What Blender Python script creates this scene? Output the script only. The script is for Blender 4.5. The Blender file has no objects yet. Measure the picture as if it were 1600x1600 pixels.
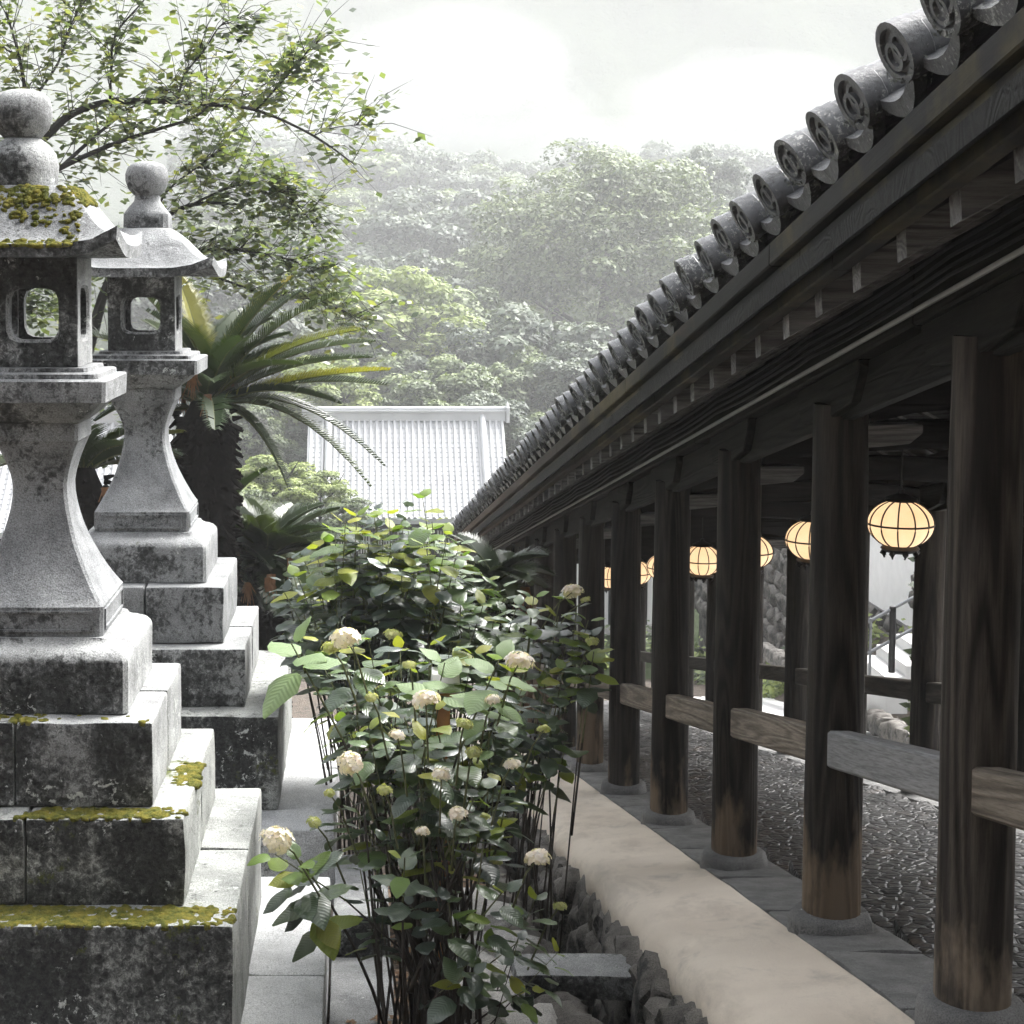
import bpy, bmesh, math, random
import numpy as np
from mathutils import Vector, Matrix, Euler, noise as mnoise

R = math.radians
rnd = random.Random(7)
scene = bpy.context.scene
C = scene.collection

# ------------------------------------------------------------------ camera
F_PX = 2600.0            # focal length in pixels of the 1600 px photograph
PITCH = R(4.0)
PPX, PPY = 570.0, 612.0  # principal point (the photograph is an off-centre crop)
cam_d = bpy.data.cameras.new('camera')
cam = bpy.data.objects.new('camera', cam_d); C.objects.link(cam)
cam.location = (0, 0, 0); cam.rotation_euler = (R(90) - PITCH, 0, 0)
cam_d.sensor_width = 36; cam_d.lens = F_PX / 1600 * 36
cam_d.shift_x = (800 - PPX) / 1600; cam_d.shift_y = -(800 - PPY) / 1600
cam_d.clip_start = 0.05; cam_d.clip_end = 5000
scene.camera = cam

# ------------------------------------------------------------------ sky, sun, exposure
SUN_EL, SUN_AZ = R(52), R(52)     # azimuth from +Y towards +X
w = bpy.data.worlds.new('World'); scene.world = w; w.use_nodes = True
nt = w.node_tree; bg = nt.nodes['Background']
sky = nt.nodes.new('ShaderNodeTexSky'); sky.sky_type = 'NISHITA'; sky.sun_disc = False
sky.sun_elevation = SUN_EL; sky.sun_rotation = SUN_AZ
sky.dust_density = 6.0; sky.air_density = 1.0; sky.ozone_density = 1.0
hs = nt.nodes.new('ShaderNodeHueSaturation'); hs.inputs['Saturation'].default_value = 0.22
nt.links.new(sky.outputs[0], hs.inputs['Color']); nt.links.new(hs.outputs[0], bg.inputs['Color'])
bg.inputs['Strength'].default_value = 0.085
sun_d = bpy.data.lights.new('sun', 'SUN'); sun_d.energy = 1.5; sun_d.angle = R(32); sun_d.color = (1.0, 0.985, 0.965)
sun = bpy.data.objects.new('sun', sun_d); C.objects.link(sun)
sdir = Vector((math.cos(SUN_EL) * math.sin(SUN_AZ), math.cos(SUN_EL) * math.cos(SUN_AZ), math.sin(SUN_EL)))
sun.rotation_euler = sdir.to_track_quat('Z', 'Y').to_euler()
vs = scene.view_settings
vs.view_transform = 'Standard'; vs.look = 'None'; vs.exposure = 2.52; vs.gamma = 1.0; vs.use_curve_mapping = False
scene.render.engine = 'CYCLES'
cy = scene.cycles
cy.use_denoising = True; cy.max_bounces = 6; cy.diffuse_bounces = 3; cy.glossy_bounces = 3
cy.transmission_bounces = 3; cy.volume_bounces = 3; cy.transparent_max_bounces = 6
cy.sample_clamp_indirect = 6.0
cy.use_adaptive_sampling = True; cy.adaptive_threshold = 0.03

# ------------------------------------------------------------------ pixel -> place helpers
def ray(px, py):
    u = (px - PPX) / F_PX; v = -(py - PPY) / F_PX
    c, s_ = math.cos(PITCH), math.sin(PITCH)
    return Vector((u, c + v * s_, -s_ + v * c))
def at(px, py, Y):
    d = ray(px, py); return d * (Y / d.y)

S = 0.2104                      # fall of the stairway per metre
def gz(y, V): return V - S * y  # height above the sloping datum -> world z

# ------------------------------------------------------------------ node helpers
class G:
    def __init__(s, name):
        s.m = bpy.data.materials.new(name); s.m.use_nodes = True
        s.t = s.m.node_tree; s.n = s.t.nodes; s.b = s.n['Principled BSDF']
    def node(s, kind, **kw):
        x = s.n.new(kind)
        for k, v in kw.items(): setattr(x, k, v)
        return x
    def put(s, sock, v):
        if isinstance(v, bpy.types.NodeSocket): s.t.links.new(v, sock)
        elif isinstance(v, (tuple, list)) and len(v) == 3 and sock.type == 'RGBA': sock.default_value = (*v, 1)
        else: sock.default_value = v
    def obj(s, scale=(1, 1, 1), rand=True, tilt=0.0):
        tc = s.node('ShaderNodeTexCoord'); mp = s.node('ShaderNodeMapping'); co = tc.outputs['Object']
        if tilt:
            m0 = s.node('ShaderNodeMapping'); s.t.links.new(co, m0.inputs['Vector']); m0.inputs['Rotation'].default_value = (tilt, 0, 0); co = m0.outputs[0]
        s.t.links.new(co, mp.inputs['Vector']); mp.inputs['Scale'].default_value = scale
        if rand:
            oi = s.node('ShaderNodeObjectInfo'); mu = s.math('MULTIPLY', oi.outputs['Random'], 57.0)
            cb = s.node('ShaderNodeCombineXYZ')
            for k in range(3): s.t.links.new(mu, cb.inputs[k])
            s.t.links.new(cb.outputs[0], mp.inputs['Location'])
        return mp.outputs[0]
    def pos(s, scale=(1, 1, 1)):
        g = s.node('ShaderNodeNewGeometry'); mp = s.node('ShaderNodeMapping')
        s.t.links.new(g.outputs['Position'], mp.inputs['Vector']); mp.inputs['Scale'].default_value = scale
        return mp.outputs[0]
    def rand(s): return s.node('ShaderNodeObjectInfo').outputs['Random']
    def noise(s, co, scale, detail=4, rough=.55, dist=0.0):
        x = s.node('ShaderNodeTexNoise'); s.put(x.inputs['Vector'], co); x.inputs['Scale'].default_value = scale
        x.inputs['Detail'].default_value = detail; x.inputs['Roughness'].default_value = rough
        x.inputs['Distortion'].default_value = dist
        return x.outputs['Fac']
    def voro(s, co, scale, feature='F1', out='Distance'):
        x = s.node('ShaderNodeTexVoronoi', feature=feature); s.put(x.inputs['Vector'], co); x.inputs['Scale'].default_value = scale
        return x.outputs[out]
    def ramp(s, f, stops):
        x = s.node('ShaderNodeValToRGB'); s.put(x.inputs[0], f); e = x.color_ramp.elements
        while len(e) < len(stops): e.new(0.5)
        for q, (p, c) in zip(e, stops):
            q.position = p; q.color = (c, c, c, 1) if not isinstance(c, tuple) else (*c, 1)
        return x.outputs[0]
    def mix(s, f, a, b, mode='MIX'):
        x = s.node('ShaderNodeMix', data_type='RGBA', blend_type=mode)
        s.put(x.inputs[0], f); s.put(x.inputs[6], a); s.put(x.inputs[7], b)
        return x.outputs[2]
    def math(s, op, a, b=0.0, clamp=False):
        x = s.node('ShaderNodeMath', operation=op); x.use_clamp = clamp
        s.put(x.inputs[0], a); s.put(x.inputs[1], b); return x.outputs[0]
    def up(s):
        g = s.node('ShaderNodeNewGeometry'); sp = s.node('ShaderNodeSeparateXYZ')
        s.t.links.new(g.outputs['Normal'], sp.inputs[0]); return sp.outputs['Z']
    def axis(s, k):
        g = s.node('ShaderNodeNewGeometry'); sp = s.node('ShaderNodeSeparateXYZ')
        s.t.links.new(g.outputs['Normal'], sp.inputs[0]); return sp.outputs[k]
    def bump(s, h, strength=.5, dist=.01, prev=None):
        x = s.node('ShaderNodeBump'); x.inputs['Strength'].default_value = strength; x.inputs['Distance'].default_value = dist
        s.put(x.inputs['Height'], h)
        if prev: s.t.links.new(prev, x.inputs['Normal'])
        return x.outputs[0]
    def out(s, color, rough=.8, normal=None, spec=.4):
        s.put(s.b.inputs['Base Color'], color); s.put(s.b.inputs['Roughness'], rough)
        s.put(s.b.inputs['Specular IOR Level'], spec)
        if normal: s.t.links.new(normal, s.b.inputs['Normal'])
        return s.m

MAT = {}
def stone(name, lo, hi, algae, lichen, moss, rough=.75):
    """weathered granite: grain, black algae crust with painted side shade, pale lichen spots, some moss"""
    g = G(name); co = g.pos()
    base = g.mix(g.ramp(g.noise(co, 5, 6, .6), [(.3, 0.0), (.7, 1.0)]), lo, hi)
    grain = g.ramp(g.noise(co, 160, 3, .7), [(.32, .45), (.5, 1.0), (.68, 1.35)])
    base = g.mix(1.0, base, grain, 'MULTIPLY')
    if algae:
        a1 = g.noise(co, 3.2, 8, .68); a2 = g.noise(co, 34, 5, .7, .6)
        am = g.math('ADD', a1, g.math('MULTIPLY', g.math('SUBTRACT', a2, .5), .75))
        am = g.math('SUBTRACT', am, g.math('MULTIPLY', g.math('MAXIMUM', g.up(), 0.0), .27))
        am = g.math('SUBTRACT', am, g.math('MULTIPLY', g.math('MAXIMUM', g.axis('X'), 0.0), .33))  # crust thinned on +X faces: paints a sunlit side against shaded fronts
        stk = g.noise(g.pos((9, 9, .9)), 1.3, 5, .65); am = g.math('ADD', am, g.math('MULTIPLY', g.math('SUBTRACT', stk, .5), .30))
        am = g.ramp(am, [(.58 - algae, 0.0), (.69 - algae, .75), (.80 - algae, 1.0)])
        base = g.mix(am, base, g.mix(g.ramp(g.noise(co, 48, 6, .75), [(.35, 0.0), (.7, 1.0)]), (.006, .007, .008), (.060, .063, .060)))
    if lichen:
        v = g.math('ADD', g.math('MULTIPLY', g.noise(co, 13, 7, .62, .8), .55), g.math('MULTIPLY', g.noise(co, 42, 6, .7, .8), .45)); v2 = g.noise(co, 2.1, 3)
        lm = g.ramp(g.math('ADD', v, g.math('MULTIPLY', g.math('SUBTRACT', v2, .5), .45)), [(.665 - lichen, 0.0), (.70 - lichen, 1.0)])
        base = g.mix(lm, base, g.mix(g.noise(co, 90, 3), (.38, .40, .38), (.66, .68, .66)))
    if moss:
        mm = g.ramp(g.math('ADD', g.noise(co, 2.4, 8, .7), g.math('MULTIPLY', g.math('SUBTRACT', g.noise(co, 25, 4, .7), .5), .5)), [(.67 - moss, 0.0), (.74 - moss, 1.0)])
        base = g.mix(mm, base, g.mix(g.noise(co, 70, 3), (.03, .045, .012), (.12, .13, .03)))
    n1 = g.bump(g.noise(co, 14, 8, .65), .55, .03)
    n2 = g.bump(g.noise(co, 130, 4, .7), .6, .006, n1)
    return g.out(base, g.ramp(g.noise(co, 9, 4), [(.3, rough - .2), (.7, rough + .1)]), n2, .5 if not algae or algae < .1 else .2)
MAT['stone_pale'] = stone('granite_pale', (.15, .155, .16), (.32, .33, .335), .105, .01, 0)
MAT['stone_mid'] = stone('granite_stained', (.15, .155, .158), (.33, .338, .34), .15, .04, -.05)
MAT['stone_dark'] = stone('granite_algae_and_shade', (.20, .205, .205), (.40, .41, .405), .265, .055, -.03)
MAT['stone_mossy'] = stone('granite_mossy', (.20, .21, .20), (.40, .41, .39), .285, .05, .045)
MAT['stone_slab'] = stone('granite_slab', (.46, .47, .475), (.70, .71, .715), .03, -.01, -.06, .55)
MAT['rock'] = stone('fieldstone', (.07, .066, .06), (.22, .205, .185), .16, .0, -.03)
MAT['rock_pale'] = stone('pale_fieldstone', (.30, .29, .27), (.58, .57, .54), -.05, .0, -.08)
MAT['kerb'] = stone('kerb_granite', (.09, .09, .088), (.19, .188, .182), .04, -.02, -.05)

def wood(name, dark, lite, wear=None, wear_z=(0, 0), rough=.62, along='Z', ring=1.0, spec=.10):
    g = G(name)
    sc = {'Z': (9, 9, .55), 'Y': (9, .55, 9), 'X': (.55, 9, 9)}[along]
    tl = math.atan(.2104) if along == 'Y' else 0.0
    co = g.obj(sc, True, tl); fine = g.obj(tuple(q * 6 for q in sc), True, tl)
    n = g.noise(co, 1.3, 6, .6, .8)
    # growth rings: contour lines of a stretched noise
    cn = g.noise(g.obj(tuple(q * .42 for q in sc), True, tl), 1.0, 2.5, .45, .6)
    rg = g.math('SINE', g.math('MULTIPLY', cn, 95.0)); rg = g.math('MULTIPLY', g.math('ADD', rg, 1.0), .5)
    f = g.math('ADD', g.math('MULTIPLY', n, 1 - .3 * ring), g.math('MULTIPLY', rg, .3 * ring))
    col = g.mix(g.ramp(f, [(.25, 0.0), (.75, 1.0)]), dark, lite)
    col = g.mix(1.0, col, g.ramp(g.noise(fine, 2.0, 4, .7), [(.3, .55), (.6, 1.1)]), 'MULTIPLY')
    tint = g.ramp(g.rand(), [(0, .75), (1, 1.25)])
    col = g.mix(1.0, col, tint, 'MULTIPLY')
    if wear:
        tc = g.node('ShaderNodeTexCoord'); sp = g.node('ShaderNodeSeparateXYZ'); g.t.links.new(tc.outputs['Object'], sp.inputs[0])
        h = g.math('SUBTRACT', wear_z[1], sp.outputs['Z']); h = g.math('DIVIDE', h, wear_z[1] - wear_z[0])
        h = g.math('ADD', h, g.math('MULTIPLY', g.math('SUBTRACT', g.rand(), .42), .9))
        wm = g.math('ADD', h, g.math('MULTIPLY', g.math('SUBTRACT', g.noise(g.obj((5, 5, 1.6)), 1.2, 5, .6), .5), 2.6))
        wm = g.math('MULTIPLY', g.ramp(wm, [(.45, 0.0), (.85, 1.0)]), .8)
        col = g.mix(wm, col, g.mix(f, tuple(q * .45 for q in wear), wear))
    nb = g.bump(f, .5, .012); nb = g.bump(g.noise(fine, 2.0, 4, .7), .45, .004, nb)
    return g.out(col, rough, nb, spec)
MAT['column'] = wood('column_wood', (.006, .0058, .0056), (.046, .039, .032), (.24, .18, .125), (.0, .85))
MAT['column_worn'] = wood('worn_column_wood', (.020, .017, .0145), (.095, .08, .066), (.30, .24, .18), (.0, 1.0), ring=1.2)
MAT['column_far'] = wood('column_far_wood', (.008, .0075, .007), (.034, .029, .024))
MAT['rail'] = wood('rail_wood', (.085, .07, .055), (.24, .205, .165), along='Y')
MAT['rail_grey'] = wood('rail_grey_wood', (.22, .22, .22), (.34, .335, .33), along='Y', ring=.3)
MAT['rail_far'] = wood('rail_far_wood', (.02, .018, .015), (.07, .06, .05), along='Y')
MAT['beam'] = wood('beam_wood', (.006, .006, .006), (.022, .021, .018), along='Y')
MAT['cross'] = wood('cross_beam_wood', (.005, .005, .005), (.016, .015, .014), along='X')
MAT['rafter'] = wood('rafter_wood', (.10, .10, .10), (.24, .235, .23), along='X')
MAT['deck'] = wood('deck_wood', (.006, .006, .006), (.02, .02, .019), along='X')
def fascia():
    g = G('eave_board_wood'); co = g.obj((9, .5, 9), True, math.atan(.2104))
    f = g.noise(co, 1.5, 7, .65, .15)
    col = g.mix(g.ramp(f, [(.3, 0.0), (.7, 1.0)]), (.006, .006, .0065), (.024, .0235, .022))
    pc = g.pos()
    al = g.ramp(g.math('ADD', g.noise(pc, 1.1, 8, .7), g.math('MULTIPLY', g.math('SUBTRACT', g.noise(g.pos((1, .25, 1)), .35, 2), .5), .9)), [(.44, 0.0), (.68, 1.0)])
    col = g.mix(g.math('MULTIPLY', al, .85), col, (.115, .096, .042))
    br = g.ramp(g.noise(g.pos((2, .3, 2)), 1.0, 6, .7), [(.55, 0.0), (.75, 1.0)])
    far = g.node('ShaderNodeSeparateXYZ'); g.t.links.new(pc, far.inputs[0]); fm = g.math('DIVIDE', g.math('SUBTRACT', far.outputs['Y'], 9.0), 16.0, True)
    col = g.mix(g.math('ADD', g.math('MULTIPLY', br, .45), g.math('MULTIPLY', fm, .5), True), col, (.135, .085, .05))
    return g.out(col, .65, g.bump(f, .5, .01), .14)
MAT['fascia'] = fascia()

def plain(name, col, rough=.7, var=.25, scale=12, bump=.3, spec=.4, metal=0.0, dist=.01):
    g = G(name); co = g.obj()
    f = g.noise(co, scale, 6, .6)
    c = g.mix(g.ramp(f, [(.3, 0.0), (.7, 1.0)]), tuple(q * (1 - var) for q in col), tuple(min(1, q * (1 + var)) for q in col))
    g.b.inputs['Metallic'].default_value = metal
    return g.out(c, rough, g.bump(g.noise(co, scale * 4, 5, .65), bump, dist), spec)
MAT['plaster'] = None
def plaster():
    g = G('beige_plaster'); co = g.pos()
    f = g.noise(co, 1.6, 7, .62)
    c = g.mix(g.ramp(f, [(.3, 0.0), (.7, 1.0)]), (.64, .555, .455), (.80, .715, .605))
    st = g.ramp(g.noise(g.pos((1, .6, 1)), 3.5, 7, .7, .5), [(.56, 0.0), (.7, 1.0)])
    c = g.mix(g.math('MULTIPLY', st, .4), c, (.24, .225, .20))
    sp = g.ramp(g.noise(co, 95, 5, .75), [(.60, 0.0), (.70, 1.0)]); c = g.mix(g.math('MULTIPLY', sp, .45), c, (.22, .19, .155))
    dm = g.ramp(g.noise(g.pos((1.4, .5, 1.4)), 2.2, 8, .72, .3), [(.50, 0.0), (.62, 1.0)]); c = g.mix(g.math('MULTIPLY', dm, .30), c, (.34, .29, .235))
    return g.out(c, g.ramp(f, [(.3, .45), (.7, .75)]), g.bump(g.noise(co, 60, 6, .7), .6, .010, g.bump(g.noise(co, 5, 4), .25, .02)), .4)
MAT['plaster'] = plaster()
MAT['white_wall'] = plain('white_plaster', (.78, .78, .77), .8, .05, 4, .1)
MAT['conduit'] = plain('pale_conduit', (.38, .39, .40), .45, .15, 8, .1)
MAT['wire'] = plain('black_cable', (.015, .015, .017), .4, .1, 8, 0)
MAT['rail_metal'] = plain('grey_pipe', (.22, .23, .24), .4, .15, 8, .1, metal=.3)
MAT['black_metal'] = plain('black_iron', (.012, .012, .013), .45, .2, 20, .2)
MAT['sign_wood'] = plain('orange_wood', (.42, .19, .07), .55, .3, 9, .3)
MAT['sign_top'] = plain('white_cover', (.80, .78, .74), .4, .05, 6, .05)
MAT['earth'] = None

def tilemat(name, lo, hi, rough):
    g = G(name); co = g.pos()
    c = g.mix(g.ramp(g.noise(co, 9, 6, .65), [(.3, 0.0), (.7, 1.0)]), lo, hi)
    lm = g.ramp(g.math('ADD', g.noise(co, 55, 6, .75), g.math('MULTIPLY', g.math('SUBTRACT', g.noise(co, 3, 3), .5), .4)), [(.57, 0.0), (.65, 1.0)])
    c = g.mix(g.math('MULTIPLY', lm, .85), c, (.38, .39, .37))
    dk = g.ramp(g.noise(co, 15, 6, .7), [(.55, 0.0), (.68, 1.0)])
    c = g.mix(dk, c, (.03, .032, .03))
    return g.out(c, rough, g.bump(g.noise(co, 50, 6, .7), .5, .008), .5)
MAT['tile'] = tilemat('roof_tile', (.05, .053, .058), (.15, .155, .162), .40)
MAT['tile_pale'] = None
def pale_tile():
    g = G('wet_pale_tile'); co = g.pos()
    c = g.mix(g.noise(co, 1.2, 5), (.40, .41, .42), (.58, .59, .60))
    return g.out(c, .32, g.bump(g.noise(co, 18, 3), .15, .01), .6)
MAT['tile_pale'] = pale_tile()
MAT['moss'] = None
def mossmat():
    g = G('moss'); co = g.pos()
    c = g.ramp(g.noise(co, 22, 6, .7), [(.25, (.025, .036, .010)), (.42, (.11, .12, .026)), (.58, (.22, .20, .04)), (.70, (.30, .24, .05)), (.82, (.30, .18, .07))])
    return g.out(c, .95, g.bump(g.noise(co, 120, 5, .75), 1.0, .02), .1)
MAT['moss'] = mossmat()
MAT['tuft'] = plain('lichen_tuft', (.16, .17, .15), .9, .6, 40, .8)

def earth():
    g = G('garden_earth'); co = g.pos()
    c = g.ramp(g.noise(co, 7, 8, .7), [(.25, (.03, .028, .024)), (.5, (.09, .075, .06)), (.65, (.17, .13, .10)), (.8, (.22, .20, .18))])
    v = g.voro(co, 26); c = g.mix(g.ramp(v, [(.15, .6), (.35, 1.0)]), (.20, .17, .14), c)
    gr = g.ramp(g.noise(g.pos((.3, .3, .3)), .8, 5), [(.45, 0.0), (.6, 1.0)])
    return g.out(c, .85, g.bump(g.noise(co, 35, 7, .7), .9, .05), .3)
MAT['earth'] = earth()
def hillmat():
    g = G('hill_undergrowth'); co = g.pos()
    c = g.mix(g.noise(co, .5, 8, .7), (.02, .035, .012), (.06, .085, .03))
    return g.out(c, .95, g.bump(g.noise(co, .6, 8, .75), 1.0, 2.0), .1)
MAT['hill'] = hillmat()
def cobbles():
    g = G('wet_cobble_steps'); co = g.pos((1, 1, 1))
    cp = g.pos((8, 13, 8)); ed = g.voro(cp, 1.5, 'DISTANCE_TO_EDGE'); cc = g.voro(cp, 1.5, 'F1', 'Color'); n = g.noise(co, 45, 6, .7)
    bw = g.node('ShaderNodeRGBToBW'); g.t.links.new(cc, bw.inputs[0])
    c = g.mix(bw.outputs[0], (.025, .025, .026), (.13, .125, .12))
    c = g.mix(1.0, c, g.ramp(n, [(.3, .5), (.7, 1.4)]), 'MULTIPLY')
    br = g.ramp(g.noise(co, 3, 6, .7), [(.55, 0.0), (.7, 1.0)]); c = g.mix(g.math('MULTIPLY', br, .6), c, (.12, .078, .05))
    c = g.mix(g.ramp(ed, [(.03, 1.0), (.10, 0.0)]), c, (.012, .012, .011))
    h = g.math('ADD', g.ramp(ed, [(.0, 0.0), (.16, 1.0)]), g.math('MULTIPLY', n, .35))
    return g.out(c, g.ramp(g.noise(co, 30, 4), [(.3, .26), (.7, .52)]), g.bump(h, .8, .012), .42)
MAT['cobble'] = cobbles()
def paving():
    g = G('pale_paving'); co = g.pos()
    c = g.mix(g.noise(co, 3, 6), (.55, .55, .54), (.78, .78, .77))
    return g.out(c, .5, g.bump(g.noise(co, 20, 5), .3, .02), .5)
MAT['paving'] = paving()

def leafmat(name, cols, rough=.35, trans=.25, spec=.5, vein=True, obj_random=True):
    g = G(name)
    if obj_random: r = g.rand()
    else:
        at_ = g.node('ShaderNodeAttribute'); at_.attribute_name = 'rnd'; r = at_.outputs['Fac']
    stops = [(i / max(1, len(cols) - 1), c) for i, c in enumerate(cols)]
    c = g.ramp(r, stops)
    nrm = None
    if vein:
        co = g.obj((1, 1, 1), False)
        wv = g.node('ShaderNodeTexWave', wave_type='BANDS', bands_direction='DIAGONAL')
        uvn = g.node('ShaderNodeTexCoord'); sp = g.node('ShaderNodeSeparateXYZ'); g.t.links.new(uvn.outputs['Object'], sp.inputs[0])
        ab = g.math('ABSOLUTE', sp.outputs['X']); cb = g.node('ShaderNodeCombineXYZ'); g.t.links.new(ab, cb.inputs[0]); g.t.links.new(sp.outputs['Y'], cb.inputs[1])
        mp = g.node('ShaderNodeMapping'); mp.inputs['Scale'].default_value = (-5, 7, 1); g.t.links.new(cb.outputs[0], mp.inputs['Vector'])
        g.put(wv.inputs['Vector'], mp.outputs[0]); wv.inputs['Scale'].default_value = 1.0; wv.inputs['Distortion'].default_value = 1.0
        c = g.mix(g.math('MULTIPLY', wv.outputs['Fac'], .22), c, g.mix(1.0, c, (.6, .62, .55), 'MULTIPLY'))
        nrm = g.bump(wv.outputs['Fac'], .16, .02)
    m = g.out(c, rough, nrm, spec)
    tr = g.node('ShaderNodeBsdfTranslucent'); g.put(tr.inputs['Color'], g.mix(1.0, c, (1.5, 1.6, .7), 'MULTIPLY'))
    mx = g.node('ShaderNodeMixShader'); mx.inputs[0].default_value = trans
    o = g.n['Material Output']
    g.t.links.new(g.b.outputs[0], mx.inputs[1]); g.t.links.new(tr.outputs[0], mx.inputs[2]); g.t.links.new(mx.outputs[0], o.inputs['Surface'])
    return m
MAT['hyd_leaf'] = leafmat('hydrangea_leaf', [(.042, .064, .052), (.055, .082, .058), (.07, .108, .058), (.10, .16, .052), (.06, .09, .06)], .30, .18, 1.0)
MAT['hyd_leaf_lime'] = leafmat('young_hydrangea_leaf', [(.12, .20, .04), (.20, .26, .05), (.30, .30, .05), (.12, .20, .045)], .40, .38, .5)
MAT['hyd_pale'] = leafmat('pale_hydrangea_leaf', [(.19, .27, .13), (.23, .31, .16)], .5, .3, .4)
MAT['stem'] = plain('brown_stem', (.035, .028, .022), .7, .4, 20, .4)
MAT['stem_green'] = plain('green_stem', (.10, .11, .045), .6, .4, 14, .3)
MAT['petal_white'] = leafmat('white_petals', [(.64, .54, .53), (.76, .68, .65), (.66, .61, .66), (.78, .72, .68)], .6, .3, .3, False, False)
MAT['petal_lime'] = leafmat('lime_petals', [(.32, .36, .12), (.46, .46, .20), (.42, .42, .24)], .6, .3, .3, False, False)
MAT['cycad'] = leafmat('cycad_leaflet', [(.018, .032, .014), (.03, .05, .018), (.05, .07, .02)], .38, .15, .5, False, True)
MAT['cycad_yel'] = leafmat('yellowing_cycad_leaflet', [(.09, .11, .02), (.22, .21, .03), (.26, .22, .03)], .4, .3, .5, False, True)
MAT['cycad_brown'] = plain('dead_frond', (.20, .10, .045), .8, .3, 20, .3)
MAT['cycad_trunk'] = plain('cycad_trunk', (.014, .012, .010), .95, .5, 30, 1.0, spec=.1, dist=.03)
MAT['bark'] = plain('wet_bark', (.022, .020, .019), .7, .4, 18, .7)
MAT['tree_leaf'] = leafmat('thin_tree_leaf', [(.07, .095, .07), (.095, .125, .08), (.13, .17, .09), (.18, .22, .09), (.24, .24, .10)], .36, .38, .6, False, False)
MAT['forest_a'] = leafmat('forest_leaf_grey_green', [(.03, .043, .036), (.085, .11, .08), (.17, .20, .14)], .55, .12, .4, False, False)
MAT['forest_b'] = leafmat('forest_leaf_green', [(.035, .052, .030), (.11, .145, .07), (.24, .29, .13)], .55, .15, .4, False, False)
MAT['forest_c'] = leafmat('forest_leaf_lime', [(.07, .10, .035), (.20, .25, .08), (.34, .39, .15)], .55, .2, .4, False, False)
MAT['litter'] = leafmat('leaf_litter', [(.20, .11, .06), (.28, .18, .11), (.13, .08, .05), (.34, .25, .18)], .7, .1, .3, False, False)
def glow():
    g = G('lit_lantern_paper'); co = g.obj((1, 1, 1))
    n = g.noise(co, 9, 5, .6)
    c = g.mix(g.ramp(n, [(.3, 0.0), (.7, 1.0)]), (1.0, .58, .29), (1.0, .68, .40))
    lw = g.node('ShaderNodeTexGradient'); 
    g.put(g.b.inputs['Base Color'], (.7, .6, .45)); g.b.inputs['Roughness'].default_value = .6
    g.put(g.b.inputs['Emission Color'], c); g.b.inputs['Emission Strength'].default_value = .215
    return g.m
MAT['glow'] = glow()

# ------------------------------------------------------------------ mesh helpers
class MB:
    def __init__(s): s.v = []; s.f = []; s.r = []
    def add(s, vs_, fs_):
        b = len(s.v); s.v += [tuple(p) for p in vs_]; s.f += [tuple(i + b for i in f) for f in fs_]
        return s
    def box(s, x0, x1, y0, y1, z0, z1, fall=0.0):
        """box, optionally sheared so z falls by `fall` per metre of y"""
        vs_ = [(x, y, z - fall * y) for x in (x0, x1) for y in (y0, y1) for z in (z0, z1)]
        return s.add(vs_, [(0, 1, 3, 2), (4, 6, 7, 5), (0, 4, 5, 1), (2, 3, 7, 6), (0, 2, 6, 4), (1, 5, 7, 3)])
    def tube(s, pts, rad, n=6, cap=True):
        pts = [Vector(p) for p in pts]; k = len(pts)
        if not isinstance(rad, (list, tuple)): rad = [rad] * k
        rings = []
        for i, p in enumerate(pts):
            t = (pts[min(i + 1, k - 1)] - pts[max(i - 1, 0)]).normalized()
            a = t.cross(Vector((0, 0, 1)));
            if a.length < .05: a = t.cross(Vector((1, 0, 0)))
            a.normalize(); b = t.cross(a)
            rings.append([p + (a * math.cos(q) + b * math.sin(q)) * rad[i] for q in [2 * math.pi * j / n for j in range(n)]])
        vs_ = [p for r_ in rings for p in r_]; fs = []
        for i in range(k - 1):
            for j in range(n):
                fs.append((i * n + j, i * n + (j + 1) % n, (i + 1) * n + (j + 1) % n, (i + 1) * n + j))
        if cap: fs += [tuple(range(n - 1, -1, -1)), tuple(range((k - 1) * n, k * n))]
        return s.add(vs_, fs)
    def lathe(s, prof, n=24, c=(0, 0, 0)):
        vs_ = [(c[0] + r * math.cos(2 * math.pi * j / n), c[1] + r * math.sin(2 * math.pi * j / n), c[2] + z) for r, z in prof for j in range(n)]
        fs = [(i * n + j, i * n + (j + 1) % n, (i + 1) * n + (j + 1) % n, (i + 1) * n + j) for i in range(len(prof) - 1) for j in range(n)]
        fs += [tuple(range(n - 1, -1, -1)), tuple(range((len(prof) - 1) * n, len(prof) * n))]
        return s.add(vs_, fs)
    def loft(s, rings, closed=True, cap=True):
        n = len(rings[0]); vs_ = [p for r_ in rings for p in r_]; fs = []
        for i in range(len(rings) - 1):
            for j in range(n if closed else n - 1):
                fs.append((i * n + j, i * n + (j + 1) % n, (i + 1) * n + (j + 1) % n, (i + 1) * n + j))
        if cap and closed: fs += [tuple(range(n - 1, -1, -1)), tuple(range((len(rings) - 1) * n, len(rings) * n))]
        return s.add(vs_, fs)
    def mesh(s, name, smooth=None):
        me = bpy.data.meshes.new(name); me.from_pydata(s.v, [], s.f); me.validate()
        bm = bmesh.new(); bm.from_mesh(me); bmesh.ops.recalc_face_normals(bm, faces=bm.faces); bm.to_mesh(me); bm.free()
        if smooth is not None: shade(me, smooth)
        return me
    def build(s, name, mat, parent=None, smooth=None, loc=None, rot=None):
        return link(name, s.mesh(name, smooth), mat, parent, loc, rot)
def shade(me, ang):
    me.polygons.foreach_set('use_smooth', [True] * len(me.polygons))
    me.set_sharp_from_angle(angle=R(ang))
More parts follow.
